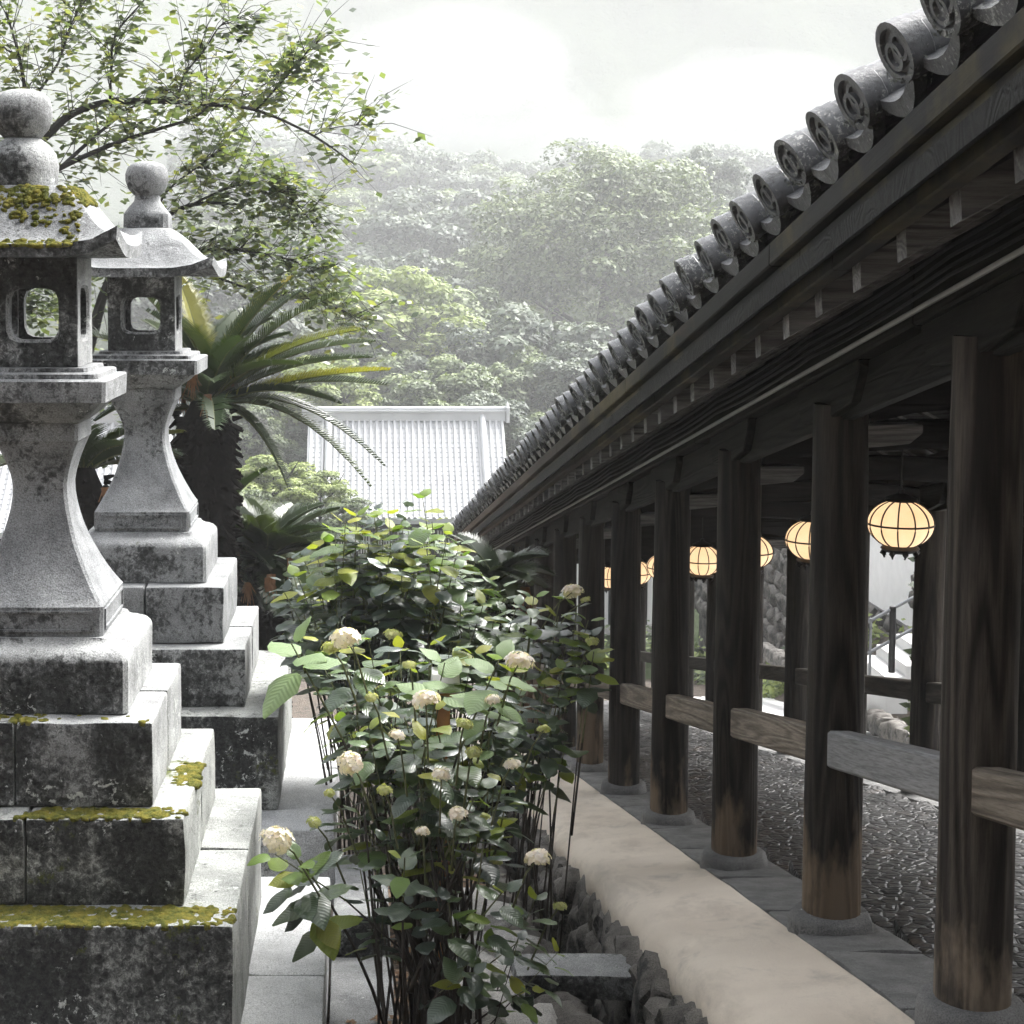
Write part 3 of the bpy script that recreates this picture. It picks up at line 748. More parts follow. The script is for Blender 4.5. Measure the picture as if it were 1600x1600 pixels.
# ================================================================== STONE LANTERNS
def sq(w_, z, ch=.012, n=1):
    """square ring with chamfered corners"""
    c = min(ch, w_ * .4)
    return [(w_, -w_ + c, z), (w_, w_ - c, z), (w_ - c, w_, z), (-w_ + c, w_, z), (-w_, w_ - c, z), (-w_, -w_ + c, z), (-w_ + c, -w_, z), (w_ - c, -w_, z)]
def roughen(me, amp, sc, seed):
    o_ = Vector((seed * 3.3, seed, -seed * 2.1))
    for v in me.vertices:
        p = v.co * sc + o_; v.co += Vector((mnoise.noise(p), mnoise.noise(p + Vector((7, 0, 0))), mnoise.noise(p + Vector((0, 7, 0))))) * amp
    return me
def subdivide(me, cuts):
    bm = bmesh.new(); bm.from_mesh(me); bmesh.ops.subdivide_edges(bm, edges=[e for e in bm.edges if e.calc_length() > .05], cuts=cuts, use_grid_fill=True); bm.to_mesh(me); bm.free(); return me
def stone_lantern(Yc, dz, up, label, seed, roof_w, mossy):
    X = -1.415; Z0 = -3.14 + dz
    t = empty('stone_lantern', (X, Yc, Z0), label, 'stone lantern', 'stone lanterns standing on stepped bases')
    T = lambda z: z + 3.14
    # stepped base: each tier laid from four corner stones with fine joints
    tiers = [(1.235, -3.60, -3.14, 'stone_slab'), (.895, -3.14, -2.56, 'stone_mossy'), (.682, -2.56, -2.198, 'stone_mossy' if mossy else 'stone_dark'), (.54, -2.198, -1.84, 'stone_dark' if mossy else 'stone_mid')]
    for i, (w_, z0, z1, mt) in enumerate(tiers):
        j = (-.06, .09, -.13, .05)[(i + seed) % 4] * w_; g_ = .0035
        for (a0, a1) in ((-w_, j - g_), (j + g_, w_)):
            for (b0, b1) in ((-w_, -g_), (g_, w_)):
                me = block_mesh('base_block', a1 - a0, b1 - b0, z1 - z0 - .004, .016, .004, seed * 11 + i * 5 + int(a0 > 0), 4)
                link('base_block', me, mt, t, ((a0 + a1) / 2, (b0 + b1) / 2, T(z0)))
    def part(name, rings, mat, cuts=0, amp=.0025, ang=35):
        m = MB(); m.loft(rings); me = m.mesh(name)
        if cuts: subdivide(me, cuts)
        roughen(me, amp, 6, seed); shade(me, ang); return link(name, me, mat, t)
    ped = [(.418, -1.838), (.42, -1.62)] + [(.415 - .085 * math.sin(q) , -1.62 + .075 * (1 - math.cos(q))) for q in [R(a) for a in (0, 20, 40, 60, 80, 90)]]
    ped = [(.418, -1.838), (.42, -1.625), (.413, -1.605), (.395, -1.585), (.37, -1.572), (.345, -1.565), (.325, -1.552), (.318, -1.537)]
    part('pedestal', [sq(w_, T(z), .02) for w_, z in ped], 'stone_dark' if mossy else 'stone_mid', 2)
    # curved shaft
    sh = [(.298, -1.535), (.30, -1.41), (.292, -1.40)]
    for k in range(1, 15):
        q = k / 14; z = -1.40 + .685 * q
        w_ = .118 + (.29 - .118) * max(0, 1 - q / .70) ** 1.75 if q < .70 else .118 + .060 * ((q - .70) / .30) ** 1.6
        sh.append((w_ * (1 + (up - 1) * q), z))
    sh += [(.182 * up, -.712), (.184 * up, -.636)]
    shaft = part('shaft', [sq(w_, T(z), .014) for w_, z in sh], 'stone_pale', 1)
    # raised frame line on the foot of the shaft
    for ax in range(4):
        m = MB()
        for (x0, x1, z0, z1) in ((-.255, .255, -1.435, -1.425), (-.255, .255, -1.515, -1.505), (-.255, -.245, -1.505, -1.435), (.245, .255, -1.505, -1.435)):
            m.box(x0, x1, -.3065, -.29, T(z0), T(z1))
        link('panel_moulding', m.mesh('panel_moulding'), 'stone_pale', t, None, (0, 0, ax * math.pi / 2))
    u = up
    part('platform', [sq(w_ * u, T(z), .015) for w_, z in [(.19, -.634), (.235, -.60), (.272, -.555), (.285, -.54), (.322, -.535), (.325, -.447), (.318, -.440), (.285, -.438), (.283, -.418), (.275, -.414), (.235, -.412), (.232, -.394), (.10, -.392)]], 'stone_mid', 1)
    # fire box: four pierced walls
    fw, z0, z1 = .188 * u, -.391, .075
    hw, hz0, hz1 = fw * .56, -.275, -.055
    def pierced():
        n = 28; outer = []; inner = []
        for j in range(n):
            a = 2 * math.pi * (j + .5) / n; c, s_ = math.cos(a), math.sin(a)
            k = 1 / max(abs(c), abs(s_)); outer.append((c * k * (fw - .003), s_ * k))
            e = (abs(c) ** 5 + abs(s_) ** 5) ** (-1 / 5); inner.append((c * e * hw, s_ * e))
        zc, zh = (z0 + z1) / 2, (z1 - z0) / 2; wc, wh = (hz0 + hz1) / 2, (hz1 - hz0) / 2
        rings = []
        d0, d1 = fw, fw - .06
        for (pts, d, cz, hz, gr) in ((outer, d1, zc, zh, 1), (outer, d0, zc, zh, 1), (inner, d0, wc, wh, 1.12), (inner, d0 - .012, wc, wh, 1.0), (inner, d1, wc, wh, 1.0)):
            rings.append([(p[0] * gr, -d, T(cz + p[1] * hz * gr)) for p in pts])
        n_ = len(outer); vs_ = [p for r_ in rings for p in r_]; m = MB()
        m.add(vs_, [(i * n_ + j, i * n_ + (j + 1) % n_, ((i + 1) % 5) * n_ + (j + 1) % n_, ((i + 1) % 5) * n_ + j) for i in range(5) for j in range(n_)])
        me = m.mesh('fire_box_wall'); roughen(me, .002, 7, seed); shade(me, 30); return me
    pw = pierced()
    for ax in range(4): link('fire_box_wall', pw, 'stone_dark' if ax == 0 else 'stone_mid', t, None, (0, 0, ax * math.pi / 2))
    # roof with sweeping eaves and upturned corners
    n = 36; rows = []
    rw = roof_w; zt = .39; ze = .13
    for k in range(15):
        q = k / 14
        half = .15 * u + (rw - .15 * u) * q
        tq = max(0, min(1, (q + .06) / .98)); zz = zt - (zt - ze) * (.28 * tq + .72 * tq * tq * (3 - 2 * tq))
        ring = []
        for j in range(n):
            a = 2 * math.pi * (j + .5) / n; c, s_ = math.cos(a), math.sin(a); e = (abs(c) ** (6 + 14 * q) + abs(s_) ** (6 + 14 * q)) ** (-1 / (6 + 14 * q))
            x, yq = c * e * half, s_ * e * half
            corner = min(abs(x), abs(yq)) / half
            ring.append((x, yq, T(zz + .085 * q ** 3 * corner ** 4)))
        rows.append(ring)
    edge = [(x * .985, yq * .985, z - .055) for x, yq, z in rows[-1]]
    und = [(x * .62, yq * .62, T(.078)) for x, yq, z in rows[-1]]
    m = MB(); m.loft([[(0, 0, T(zt))] * n] + rows + [edge, und, [(0, 0, T(.078))] * n], True, False); me = m.mesh('roof'); roughen(me, .004, 7, seed); shade(me, 38)
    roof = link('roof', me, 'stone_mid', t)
    if mossy:
        # cushions of moss on the roof and on the ledges facing the viewer
        Vq = []; rr = random.Random(3)
        m = MB()
        def cushion(x, yq, z, r_):
            m.lathe([(r_, -.012), (r_ * .93, r_ * .10), (r_ * .62, r_ * .26), (r_ * .25, r_ * .33)], 7, (x, yq, z))
        for _ in range(3800):
            q = rr.choice((rr.uniform(.0, .28), rr.uniform(.82, .995), rr.uniform(.2, .9))); k = min(13, int(q * 14)); ring = rows[k]
            j = rr.randrange(n); p = Vector(ring[j]).lerp(Vector(ring[(j + 1) % n]), rr.random()).lerp(Vector(rows[k + 1][j]), rr.random())
            if mnoise.noise(p * 6 + Vector((2, 0, 0))) + (.42 if q < .30 or q > .82 else -.02) > 0 and p.x < .22: cushion(p.x, p.y, p.z - .003, rr.uniform(.008, .020))
        me = m.mesh('moss'); roughen(me, .008, 30, 2); shade(me, 180); o = link('moss', me, 'moss', roof); o['kind'] = 'stuff'
        m = MB()
        for (w_, zt_, wi, xm, cnt) in ((.895, -2.56, .69, .80, 2600), (.682, -2.198, .55, .60, 900), (.54, -1.84, .425, .1, 160)):
            for _ in range(cnt):
                x = rr.uniform(-w_ * .95, w_); yq = -rr.uniform(wi, w_ * .985)
                if x > xm and rr.random() < .8: continue
                if mnoise.noise(Vector((x * 3, yq * 3, zt_ * 5))) + (.5 if zt_ < -2.5 else 0.05) > 0: cushion(x, yq, T(zt_) - .003, rr.uniform(.008, .020))
        for _ in range(150):
            x = rr.uniform(.58, .685); yq = rr.uniform(-.25, .1)
            if mnoise.noise(Vector((x * 4, yq * 5, 3))) > -.1: cushion(x, yq, T(-2.198) - .004, rr.uniform(.010, .025))
        me = m.mesh('moss'); roughen(me, .008, 30, 5); shade(me, 180); o = link('moss', me, 'moss', t); o['kind'] = 'stuff'
    # cup and jewel
    if mossy: cup = [(.150, .385), (.152, .44), (.156, .475), (.145, .53), (.10, .575), (.07, .60)]
    else: cup = [(.150, .388), (.150, .475), (.115, .52), (.085, .56), (.078, .60)]
    if mossy: m = MB(); m.lathe([(r_, T(z)) for r_, z in cup], 28)
    else: m = MB(); m.loft([sq(r_ * .95, T(z), .03) for r_, z in cup])
    me = m.mesh('jewel_cup'); subdivide(me, 1); roughen(me, .006, 9, seed); shade(me, 40); jo = (-.075 if mossy else .02, 0, 0); link('jewel_cup', me, 'stone_dark' if mossy else 'stone_mid', t, jo)
    bz = .585; bh = .222 if mossy else .232
    pr = [(.045, 0), (.085, .012), (.118, .05), (.133, .10), (.134, .14), (.122, .178), (.095, .203), (.055, .217), (.02, .222)]
    m = MB(); m.lathe([(r_ * (1.0 if mossy else 1.03), T(bz + h_ * bh / .222)) for r_, h_ in pr], 28); me = m.mesh('jewel_ball'); roughen(me, .005, 8, seed); shade(me, 60); link('jewel_ball', me, 'stone_dark' if mossy else 'stone_mid', t, jo)
    return t
stone_lantern(7.3, 0, 1.0, 'nearest stone lantern, moss on its roof and black stepped base, cut by the photo edge', 1, .405, True)
stone_lantern(10.75, -.085, 1.13, 'paler stone lantern without moss, standing behind the mossy one beside the cycad', 2, .50, False)

# border stones between the lantern bases and the shrubs
def slab(x0, x1, y0, y1, zt, h, mat, label, seed, name='border_slab'):
    o = link(name, block_mesh(name, x1 - x0, y1 - y0, h, .015, .006, seed, 5), mat, None, ((x0 + x1) / 2, (y0 + y1) / 2, zt - h)); return tag(o, label, 'stone slab')
slab(-.165, .13, 8.30, 8.80, -3.27, .30, 'stone_dark', 'short stone block with dark front standing beyond the low wet slab', 4)
slab(-.165, .14, 5.6, 8.27, -3.46, .25, 'stone_mid', 'low grey wet slab lying beside the nearest lantern base', 5)
slab(-.165, .05, 8.82, 9.47, -3.36, .30, 'stone_mid', 'half hidden stone slab below the second lantern platform', 6)

# pale flat stones in the bed
beds = [(.50, 8.6, .40, .36), (.70, 8.15, .32, .5), (.55, 7.7, .42, .4), (.76, 9.1, .34, .42), (.48, 9.4, .44, .38), (.74, 9.9, .36, .5), (.72, 7.35, .30, .36), (.45, 7.1, .3, .34), (.66, 10.6, .4, .5)]
for k, (x, y, a, b) in enumerate(beds):
    o = link('bed_stone', rock_mesh('bed_stone', 30 + k, 3, .28), 'rock_pale', None, (x, y, ground_z(x, y) + .035), (-math.atan(S) * .7, rnd.uniform(-.06, .06), rnd.uniform(0, 3)))
    o.scale = (a, b, .17)
    tag(o, 'pale flat stone set in the earth under the hydrangeas', 'stone', 'flat stones in the hydrangea bed')
# leaf litter
Q = []; rv = []
for _ in range(2600):
    x = rnd.uniform(-.1, .92); y = rnd.uniform(5.5, 12); p = Vector((x, y, ground_z(x, y) + .012 + rnd.uniform(0, .015)))
    s_ = rnd.uniform(.015, .04); a = rnd.uniform(0, 6.3); u = Vector((math.cos(a), math.sin(a), rnd.uniform(-.3, .3))) * s_; v = Vector((-math.sin(a), math.cos(a), rnd.uniform(-.3, .3))) * s_ * .6
    Q.append([p - u, p + v, p + u, p - v]); rv.append(rnd.random())
tag(link('leaf_litter', quads_mesh('leaf_litter', Q, 'litter', rv), None), 'brown fallen leaves scattered on the bed', 'litter', kind='stuff')

# ================================================================== WOODEN GARDEN LAMP POST
PY = 7.30; lp = at(692, 1235, PY)
gp_t = empty('garden_post', (lp.x, PY, ground_z(lp.x, PY)), 'orange wooden post with white topped box among the hydrangeas', 'post')
zt = at(700, 1098, PY).z - gp_t.location.z
m = MB(); m.box(-.030, .030, -.030, .030, -.1, zt); link('post', beveled(m, 'post', .004), 'sign_wood', gp_t)
m = MB(); m.box(-.045, .065, -.05, .05, zt, zt + .055); link('box', beveled(m, 'box', .004), 'sign_wood', gp_t)
m = MB(); z0_ = zt + .056; m.add([(-.055, -.06, z0_), (.075, -.06, z0_), (.075, .06, z0_), (-.055, .06, z0_), (-.05, -.02, z0_ + .08), (.07, -.02, z0_ + .08), (.07, .055, z0_ + .095), (-.05, .055, z0_ + .095)], [(0, 1, 2, 3), (4, 5, 6, 7), (0, 1, 5, 4), (1, 2, 6, 5), (2, 3, 7, 6), (3, 0, 4, 7)])
link('cover', beveled(m, 'cover', .004), 'sign_top', gp_t)

# ================================================================== HYDRANGEAS
def leaf_mesh(name, seed, width=.33, droop=.22, fold=.10):
    r_ = random.Random(seed); ts = (0, .10, .25, .42, .60, .78, .91, 1.0); m = MB(); vs_ = []
    tw = r_.uniform(-.12, .12)
    for i, t in enumerate(ts):
        hw = width * (math.sin(math.pi * min(1, t * .93 + .03) ** .80)) ** .85 if 0 < t < 1 else .012
        z = -droop * t * t + .06 * t
        for k in (-1, -.5, 0, .5, 1):
            jag = 1 + (.05 if (i % 2) else -.03) * (abs(k) == 1)
            wob = .025 * math.sin(t * 9 + k * 2 + seed) * abs(k)
            vs_.append((hw * k * jag, t - (.03 if abs(k) == 1 else 0) * (0 < t < 1), z + fold * abs(k) * hw / width - .07 * abs(k) ** 3 * hw / width + wob + tw * k * hw * t))
    fs = [(i * 5 + j, i * 5 + j + 1, (i + 1) * 5 + j + 1, (i + 1) * 5 + j) for i in range(len(ts) - 1) for j in range(4)]
    me = bpy.data.meshes.new(name); me.from_pydata(vs_, [], fs); shade(me, 70); return me
def with_mat(me, mat): c = me.copy(); c.materials.clear(); c.materials.append(MAT[mat]); return c
_lv = [leaf_mesh('leaf', k, .33 + .02 * (k % 3), .06 + .06 * k, .05 + .02 * (k % 3)) for k in range(6)]
LEAF = {mt: [with_mat(q, mt) for q in _lv] for mt in ('hyd_leaf', 'hyd_leaf_lime', 'hyd_pale')}
def floret_head(name, seed, r_, mat, n=70, flat=.62):
    rr = random.Random(seed); Q = []; rv = []
    for k in range(n):
        t = (k + .5) / n; ph = math.acos(1 - 1.55 * t); a = k * 2.39996
        d = Vector((math.sin(ph) * math.cos(a), math.sin(ph) * math.sin(a), math.cos(ph) * flat + .1)); c = d * r_ * rr.uniform(.70, 1.08)
        nn = Vector((d.x + rr.gauss(0, .25), d.y + rr.gauss(0, .25), d.z + .35)).normalized(); u = nn.orthogonal().normalized(); v = nn.cross(u); q0 = rr.uniform(0, 1.6); s_ = r_ * rr.uniform(.22, .34); val = rr.random()
        for p in range(4):
            a2 = q0 + p * math.pi / 2; e = u * math.cos(a2) + v * math.sin(a2); f = u * -math.sin(a2) + v * math.cos(a2)
            Q.append([c, c + e * s_ * .62 + f * s_ * .5 + nn * s_ * .15, c + e * s_ * 1.05 + nn * s_ * rr.uniform(-.15, .2), c + e * s_ * .62 - f * s_ * .5 + nn * s_ * .15]); rv.append(val)
    return quads_mesh(name, Q, mat, rv)
HEADS_W = [floret_head('flower_head', k, 1.0, 'petal_white', 62) for k in range(3)]
HEADS_L = [floret_head('flower_head', 9 + k, 1.0, 'petal_lime', 55, .5) for k in range(2)]
def orient(outv, upv):
    y = outv.normalized(); x = y.cross(upv); x = x.normalized() if x.length > .01 else y.orthogonal().normalized(); z = x.cross(y)
    return Matrix((x, y, z)).transposed().to_euler()
def inside(p, poly):
    c = False; n = len(poly)
    for i in range(n):
        (x0, y0), (x1, y1) = poly[i], poly[(i + 1) % n]
        if (y0 > p[1]) != (y1 > p[1]) and p[0] < (x1 - x0) * (p[1] - y0) / (y1 - y0) + x0: c = not c
    return c
def spread(poly, n, rr, mind):
    xs_ = [p[0] for p in poly]; ys_ = [p[1] for p in poly]; out = []; tries = 0
    while len(out) < n and tries < 9000:
        tries += 1; p = (rr.uniform(min(xs_), max(xs_)), rr.uniform(min(ys_), max(ys_)))
        if inside(p, poly) and all((p[0] - q[0]) ** 2 + (p[1] - q[1]) ** 2 > mind ** 2 for q in out): out.append(p)
    return out
def hydrangea(label, base, tips, seed, size=.135, lime=.2, pairs=(3, 6), heads=(), extra_mat=None):
    """base: point at the ground; tips: list of (point, lime probability)"""
    rr = random.Random(seed); base = Vector(base)
    t = empty('hydrangea', base, label, 'hydrangea', 'hydrangea bushes in the bed')
    nleaf = 0; spill = MB(); spill_used = 0
    stems = MB(); thin = MB()
    for ti, tipd in enumerate(tips):
        tip, lim = Vector(tipd[0]), tipd[1]
        b0 = Vector((rr.uniform(-.20, .20), rr.uniform(-.20, .20), -.05)); rel = tip - base
        mid = b0 + Vector((rel.x * .28, rel.y * .28, rel.z * .55)); L = rel.length
        pts = [b0.lerp(mid, k / 4).lerp(mid.lerp(rel, k / 4), k / 4) for k in range(5)]
        r0 = (.008 if L > .8 else .005) * rr.uniform(.7, 1.2)
        if ti % 2 == 0: stems.tube(pts[:4], [r0, r0 * .9, r0 * .75, r0 * .6], 5)
        else: stems.tube(pts[2:4], [r0 * .8, r0 * .6], 5)
        thin.tube(pts[3:], [r0 * .6, r0 * .35], 5)
        axis = (pts[-1] - pts[-2]).normalized(); axis = (axis + Vector((0, 0, .5))).normalized()
        a0 = rr.uniform(0, 3.14); np_ = rr.randint(*pairs); sz0 = size * rr.uniform(.85, 1.2); pos = rel.copy(); pos -= Vector((0, 0, .01))
        for k in range(np_):
            sz = sz0 * (.62, .92, 1.08, 1.1, 1.0, .95)[min(k, 5)]
            rise = (.75, .32, .12, .02, -.05, -.10)[min(k, 5)]
            for sgn in (0, math.pi):
                a = a0 + k * math.pi / 2 + sgn + rr.uniform(-.25, .25)
                e = axis.orthogonal().normalized(); f = axis.cross(e); d = e * math.cos(a) + f * math.sin(a) + axis * (rise + rr.uniform(-.2, .2)) + Vector((0, 0, -.12))
                mt = 'hyd_leaf'
                if extra_mat and lim < 0: mt = extra_mat
                elif rr.random() < lim * (1.5 if k < 2 else .5): mt = 'hyd_leaf_lime'
                s_ = sz * rr.uniform(.85, 1.15) * (1.25 if mt == 'hyd_pale' else 1); me = rr.choice(LEAF[mt])
                loc = pos + d.normalized() * .02
                rot = orient(d, axis + Vector((rr.uniform(-.25, .25), rr.uniform(-.25, .25), .8)))
                if nleaf < 300:
                    o = link('leaf', me, None, t, loc, rot); o.scale = (s_, s_, s_); nleaf += 1
                else:
                    M_ = Matrix.LocRotScale(loc, rot, Vector((s_, s_, s_))); spill.add([M_ @ v.co for v in me.vertices], [tuple(p.vertices) for p in me.polygons]); spill_used += 1
            pos -= axis * rr.uniform(.05, .10) * (size / .135)
    link('stems', stems.mesh('stems', 60), 'stem', t)['kind'] = 'stuff'; link('green_shoots', thin.mesh('green_shoots', 60), 'stem_green', t)['kind'] = 'stuff'
    if spill_used:
        o = link('leaves', spill.mesh('leaves', 70), 'hyd_leaf', t); o['kind'] = 'stuff'
    for (p, r_, kind) in heads:
        p = Vector(p) - base; me = rr.choice(HEADS_W if kind == 'w' else HEADS_L)
        o = link('flower_head', me, None, t, p, (rr.uniform(-.5, .2), rr.uniform(-.3, .3), rr.uniform(0, 6))); o.scale = (r_, r_, r_)
        m = MB(); q = Vector((p.x * .75, p.y * .75 + .05, p.z - .30)); m.tube([q, q.lerp(p, .6) + Vector((0, 0, .04)), p], [.005, .004, .003], 5); link('flower_stalk', m.mesh('flower_stalk', 60), 'stem_green', t)
    return t
hr = random.Random(21)
def tips_of(poly, n, mind, Y0, Y1, lime_fn):
    out = []
    for (x, y) in spread(poly, n, hr, mind):
        Y = hr.uniform(Y0, Y1); out.append((at(x, y, Y), lime_fn(x, y)))
    return out
def gpnt(px, Y): X = (px - PPX) / F_PX * Y; return (X, Y, ground_z(X, Y))
def hd(x, y, Y, px, k='w'): return (at(x, y, Y), px * .82 / F_PX * Y, k)
top_lime = lambda x, y: .95 if y < 855 else (.55 if y < 920 else .16)
hydrangea('tall hydrangea with lime tipped shoots in front of the cycad', gpnt(580, 10.2),
          tips_of([(448, 875), (470, 850), (500, 835), (560, 800), (640, 790), (640, 1010), (470, 1020), (440, 930)], 62, 19, 9.6, 10.8, top_lime), 1, .15, heads=[hd(613, 992, 9.4, 17, 'l'), hd(603, 1080, 9.2, 18, 'l')])
hydrangea('tall hydrangea whose topmost shoots rise against the far white roof', gpnt(680, 10.0),
          [(at(660, 778, 10), .9), (at(585, 808, 10.1), .7), (at(675, 815, 9.9), .6)] + tips_of([(620, 820), (700, 830), (745, 880), (800, 930), (830, 990), (640, 1010), (625, 900)], 58, 19, 9.5, 10.6, top_lime), 2, .15,
          heads=[hd(895, 925, 9.6, 19, 'w'), hd(915, 938, 9.6, 10, 'l')])
hydrangea('hydrangea leaning right over the beige bank with dark glossy leaves', gpnt(830, 9.8),
          tips_of([(830, 925), (905, 935), (945, 1000), (935, 1030), (850, 1060), (800, 990)], 15, 24, 9.3, 10.0, lambda x, y: .38) +
          tips_of([(800, 1060), (870, 1090), (895, 1150), (850, 1215), (790, 1200), (770, 1110)], 11, 28, 9.0, 9.8, lambda x, y: .15), 3, .135, heads=[hd(925, 1003, 9.4, 13, 'l')])
hydrangea('foreground hydrangea with many pale flower heads and dark grey green leaves', gpnt(685, 7.0),
          tips_of([(520, 1110), (640, 1080), (770, 1110), (800, 1230), (780, 1320), (600, 1330), (510, 1260)], 60, 22, 6.7, 7.7, lambda x, y: .20), 4, .132, pairs=(2, 4),
          heads=[hd(540, 998, 6.45, 27), hd(665, 1095, 6.4, 25), hd(547, 1192, 6.4, 24), hd(840, 1343, 6.5, 25), hd(432, 1312, 6.45, 30), hd(812, 1035, 6.6, 26),
                 hd(725, 1132, 6.5, 17, 'l'), hd(740, 1176, 6.5, 16, 'l'), hd(517, 1012, 6.5, 18, 'l'), hd(875, 1417, 7.0, 14, 'l'), hd(775, 1345, 7.0, 13, 'l'), hd(515, 1240, 6.8, 11, 'l'), hd(490, 1285, 6.8, 14, 'l'), hd(800, 1195, 6.6, 16), hd(715, 1272, 6.4, 18), hd(755, 1278, 6.9, 14, 'l'), hd(620, 1150, 6.5, 15), hd(690, 1210, 6.5, 17), hd(600, 1235, 6.45, 15, 'l'), hd(640, 1040, 6.7, 14, 'l'), hd(770, 1095, 6.6, 15), hd(580, 1090, 6.6, 13, 'l'), hd(660, 1300, 6.4, 14), hd(850, 1140, 6.9, 13, 'l')])
hydrangea('hydrangea with broad pale leaves reaching forward over the lantern platform', gpnt(660, 7.3),
          [(at(455, 1005, 6.7), -1), (at(695, 1035, 6.7), -1), (at(780, 1030, 6.7), -1), (at(430, 1335, 6.6), .6), (at(470, 1345, 6.6), .3)] +
          tips_of([(490, 1000), (560, 990), (800, 1010), (840, 1090), (700, 1120), (540, 1100), (500, 1060)], 32, 26, 7.2, 8.2, lambda x, y: .25), 5, .135, (2, 4), extra_mat='hyd_pale')
low = hydrangea('low dark hydrangea stems and leaves at the foot of the bed', gpnt(690, 6.75),
          tips_of([(560, 1350), (700, 1330), (830, 1370), (870, 1440), (820, 1500), (740, 1470), (640, 1440), (570, 1420)], 10, 46, 6.4, 7.1, lambda x, y: .06) +
          [(at(760, 1480, 6.6), .5), (at(870, 1490, 7.2), .5), (at(825, 1545, 6.8), .4), (at(735, 1520, 6.5), 0), (at(820, 1430, 7), .1)], 6, .115, (1, 3))
# extra bare canes of the front clump
m = MB()
for k in range(16):
    x0 = .30 + hr.uniform(-.09, .09); y0 = 6.9 + hr.uniform(-.1, .1); z0 = ground_z(x0, y0) - .05
    m.tube([(x0, y0, z0), (x0 + hr.uniform(-.05, .05), y0, z0 + .35), (x0 + hr.uniform(-.22, .22), y0 + hr.uniform(-.1, .2), z0 + hr.uniform(.7, 1.0))], [.014, .012, .007], 6)
link('bare_canes', local(m.mesh('bare_canes', 60), low.location), 'stem', low)['kind'] = 'stuff'

# ================================================================== CYCADS
def frond_mesh(name, seed, L, bend, mat, n=60, wl=.19):
    """one pinnate frond: midrib along +Y rising then arching; leaflets as narrow folded blades"""
    rr = random.Random(seed); Q = []
    def pt(t): return Vector((0, L * (t - .12 * bend * t * t), L * (-bend * .55 * t * t + .04 * math.sin(t * 3))))
    for k in range(n):
        t = .10 + .90 * (k + .5) / n; p = pt(t); d = (pt(min(1, t + .02)) - pt(t - .02)).normalized()
        ln = wl * (math.sin(math.pi * min(1, .12 + t * .86)) ** .6 + .12) * rr.uniform(.9, 1.1)
        for sd in (-1, 1):
            e = (Vector((sd, 0, 0)) * .86 + d * .55 + Vector((0, -d.z, d.y)) * .38).normalized()
            if rr.random() < .04: continue
            wd = d * .0095; tip = p + e * ln + Vector((0, 0, -.02 * rr.random())); mid = p + e * ln * .5 + Vector((0, 0, .012))
            Q.append([p - wd, mid - wd * .9, mid + wd * .9, p + wd]); Q.append([mid - wd * .9, tip - wd * .1, tip + wd * .1, mid + wd * .9])
    me = quads_mesh(name, Q, mat)
    return me, [pt(k / 8) for k in range(9)]
def cycad(label, base, crown, trunk_r, specs, seed):
    base = Vector(base); crown = Vector(crown); h_ = crown.z - base.z
    t = empty('cycad', base, label, 'cycad'); rr = random.Random(seed)
    # trunk covered in old leaf stubs
    m = MB(); m.lathe([(trunk_r * 1.15, -.1), (trunk_r * 1.05, h_ * .3), (trunk_r, h_ * .7), (trunk_r * 1.05, h_ * .95), (trunk_r * .5, h_ + .08)], 14)
    for k in range(int(260 * h_)):
        a = rr.uniform(0, 6.283); z = rr.uniform(0, h_); d = Vector((math.cos(a), math.sin(a), 0)); p = d * trunk_r * .95 + Vector((0, 0, z))
        m.tube([p, p + d * .085 + Vector((0, 0, rr.uniform(-.09, .03)))], [.026, .010], 4)
    off = crown - base
    me = m.mesh('trunk'); tr = link('trunk', me, 'cycad_trunk', t); tr.location = (off.x, off.y, 0)
    for i, (az, el, L, bend, mt) in enumerate(specs):
        me, rib = frond_mesh('frond', seed * 100 + i, L, bend, mt)
        rot = Euler((el, rr.uniform(-.15, .15), az), 'XYZ')
        fo = link('frond', me, None, t, off + Vector((0, 0, .02)), rot)
        mm = MB(); mm.tube(rib, [.011, .010, .009, .008, .007, .006, .005, .004, .002], 5); link('midrib', mm.mesh('midrib', 60), 'stem_green', fo)
    # dead brown tufts
    for k in range(5):
        a = rr.uniform(0, 6.28); p = off + Vector((math.cos(a) * .3, math.sin(a) * .3 - .2, rr.uniform(-.1, .35))); Q = []
        for j in range(26):
            e = Vector((rr.gauss(0, .03), rr.gauss(0, .03), -rr.uniform(.06, .22))); q = p + Vector((rr.gauss(0, .015), rr.gauss(0, .015), 0)); s_ = Vector((.006, .003, 0)); Q.append([q - s_, q + e - s_ * .4, q + e + s_ * .4, q + s_])
        link('dead_leaflets', quads_mesh('dead_leaflets', Q, 'cycad_brown'), None, t)
cr = random.Random(5)
def rosette(n, L, lo, hi):
    return [(2 * math.pi * k / n + cr.uniform(-.2, .2), R(cr.uniform(lo, hi)), L * cr.uniform(.85, 1.1), cr.uniform(.5, .95), 'cycad') for k in range(n)]
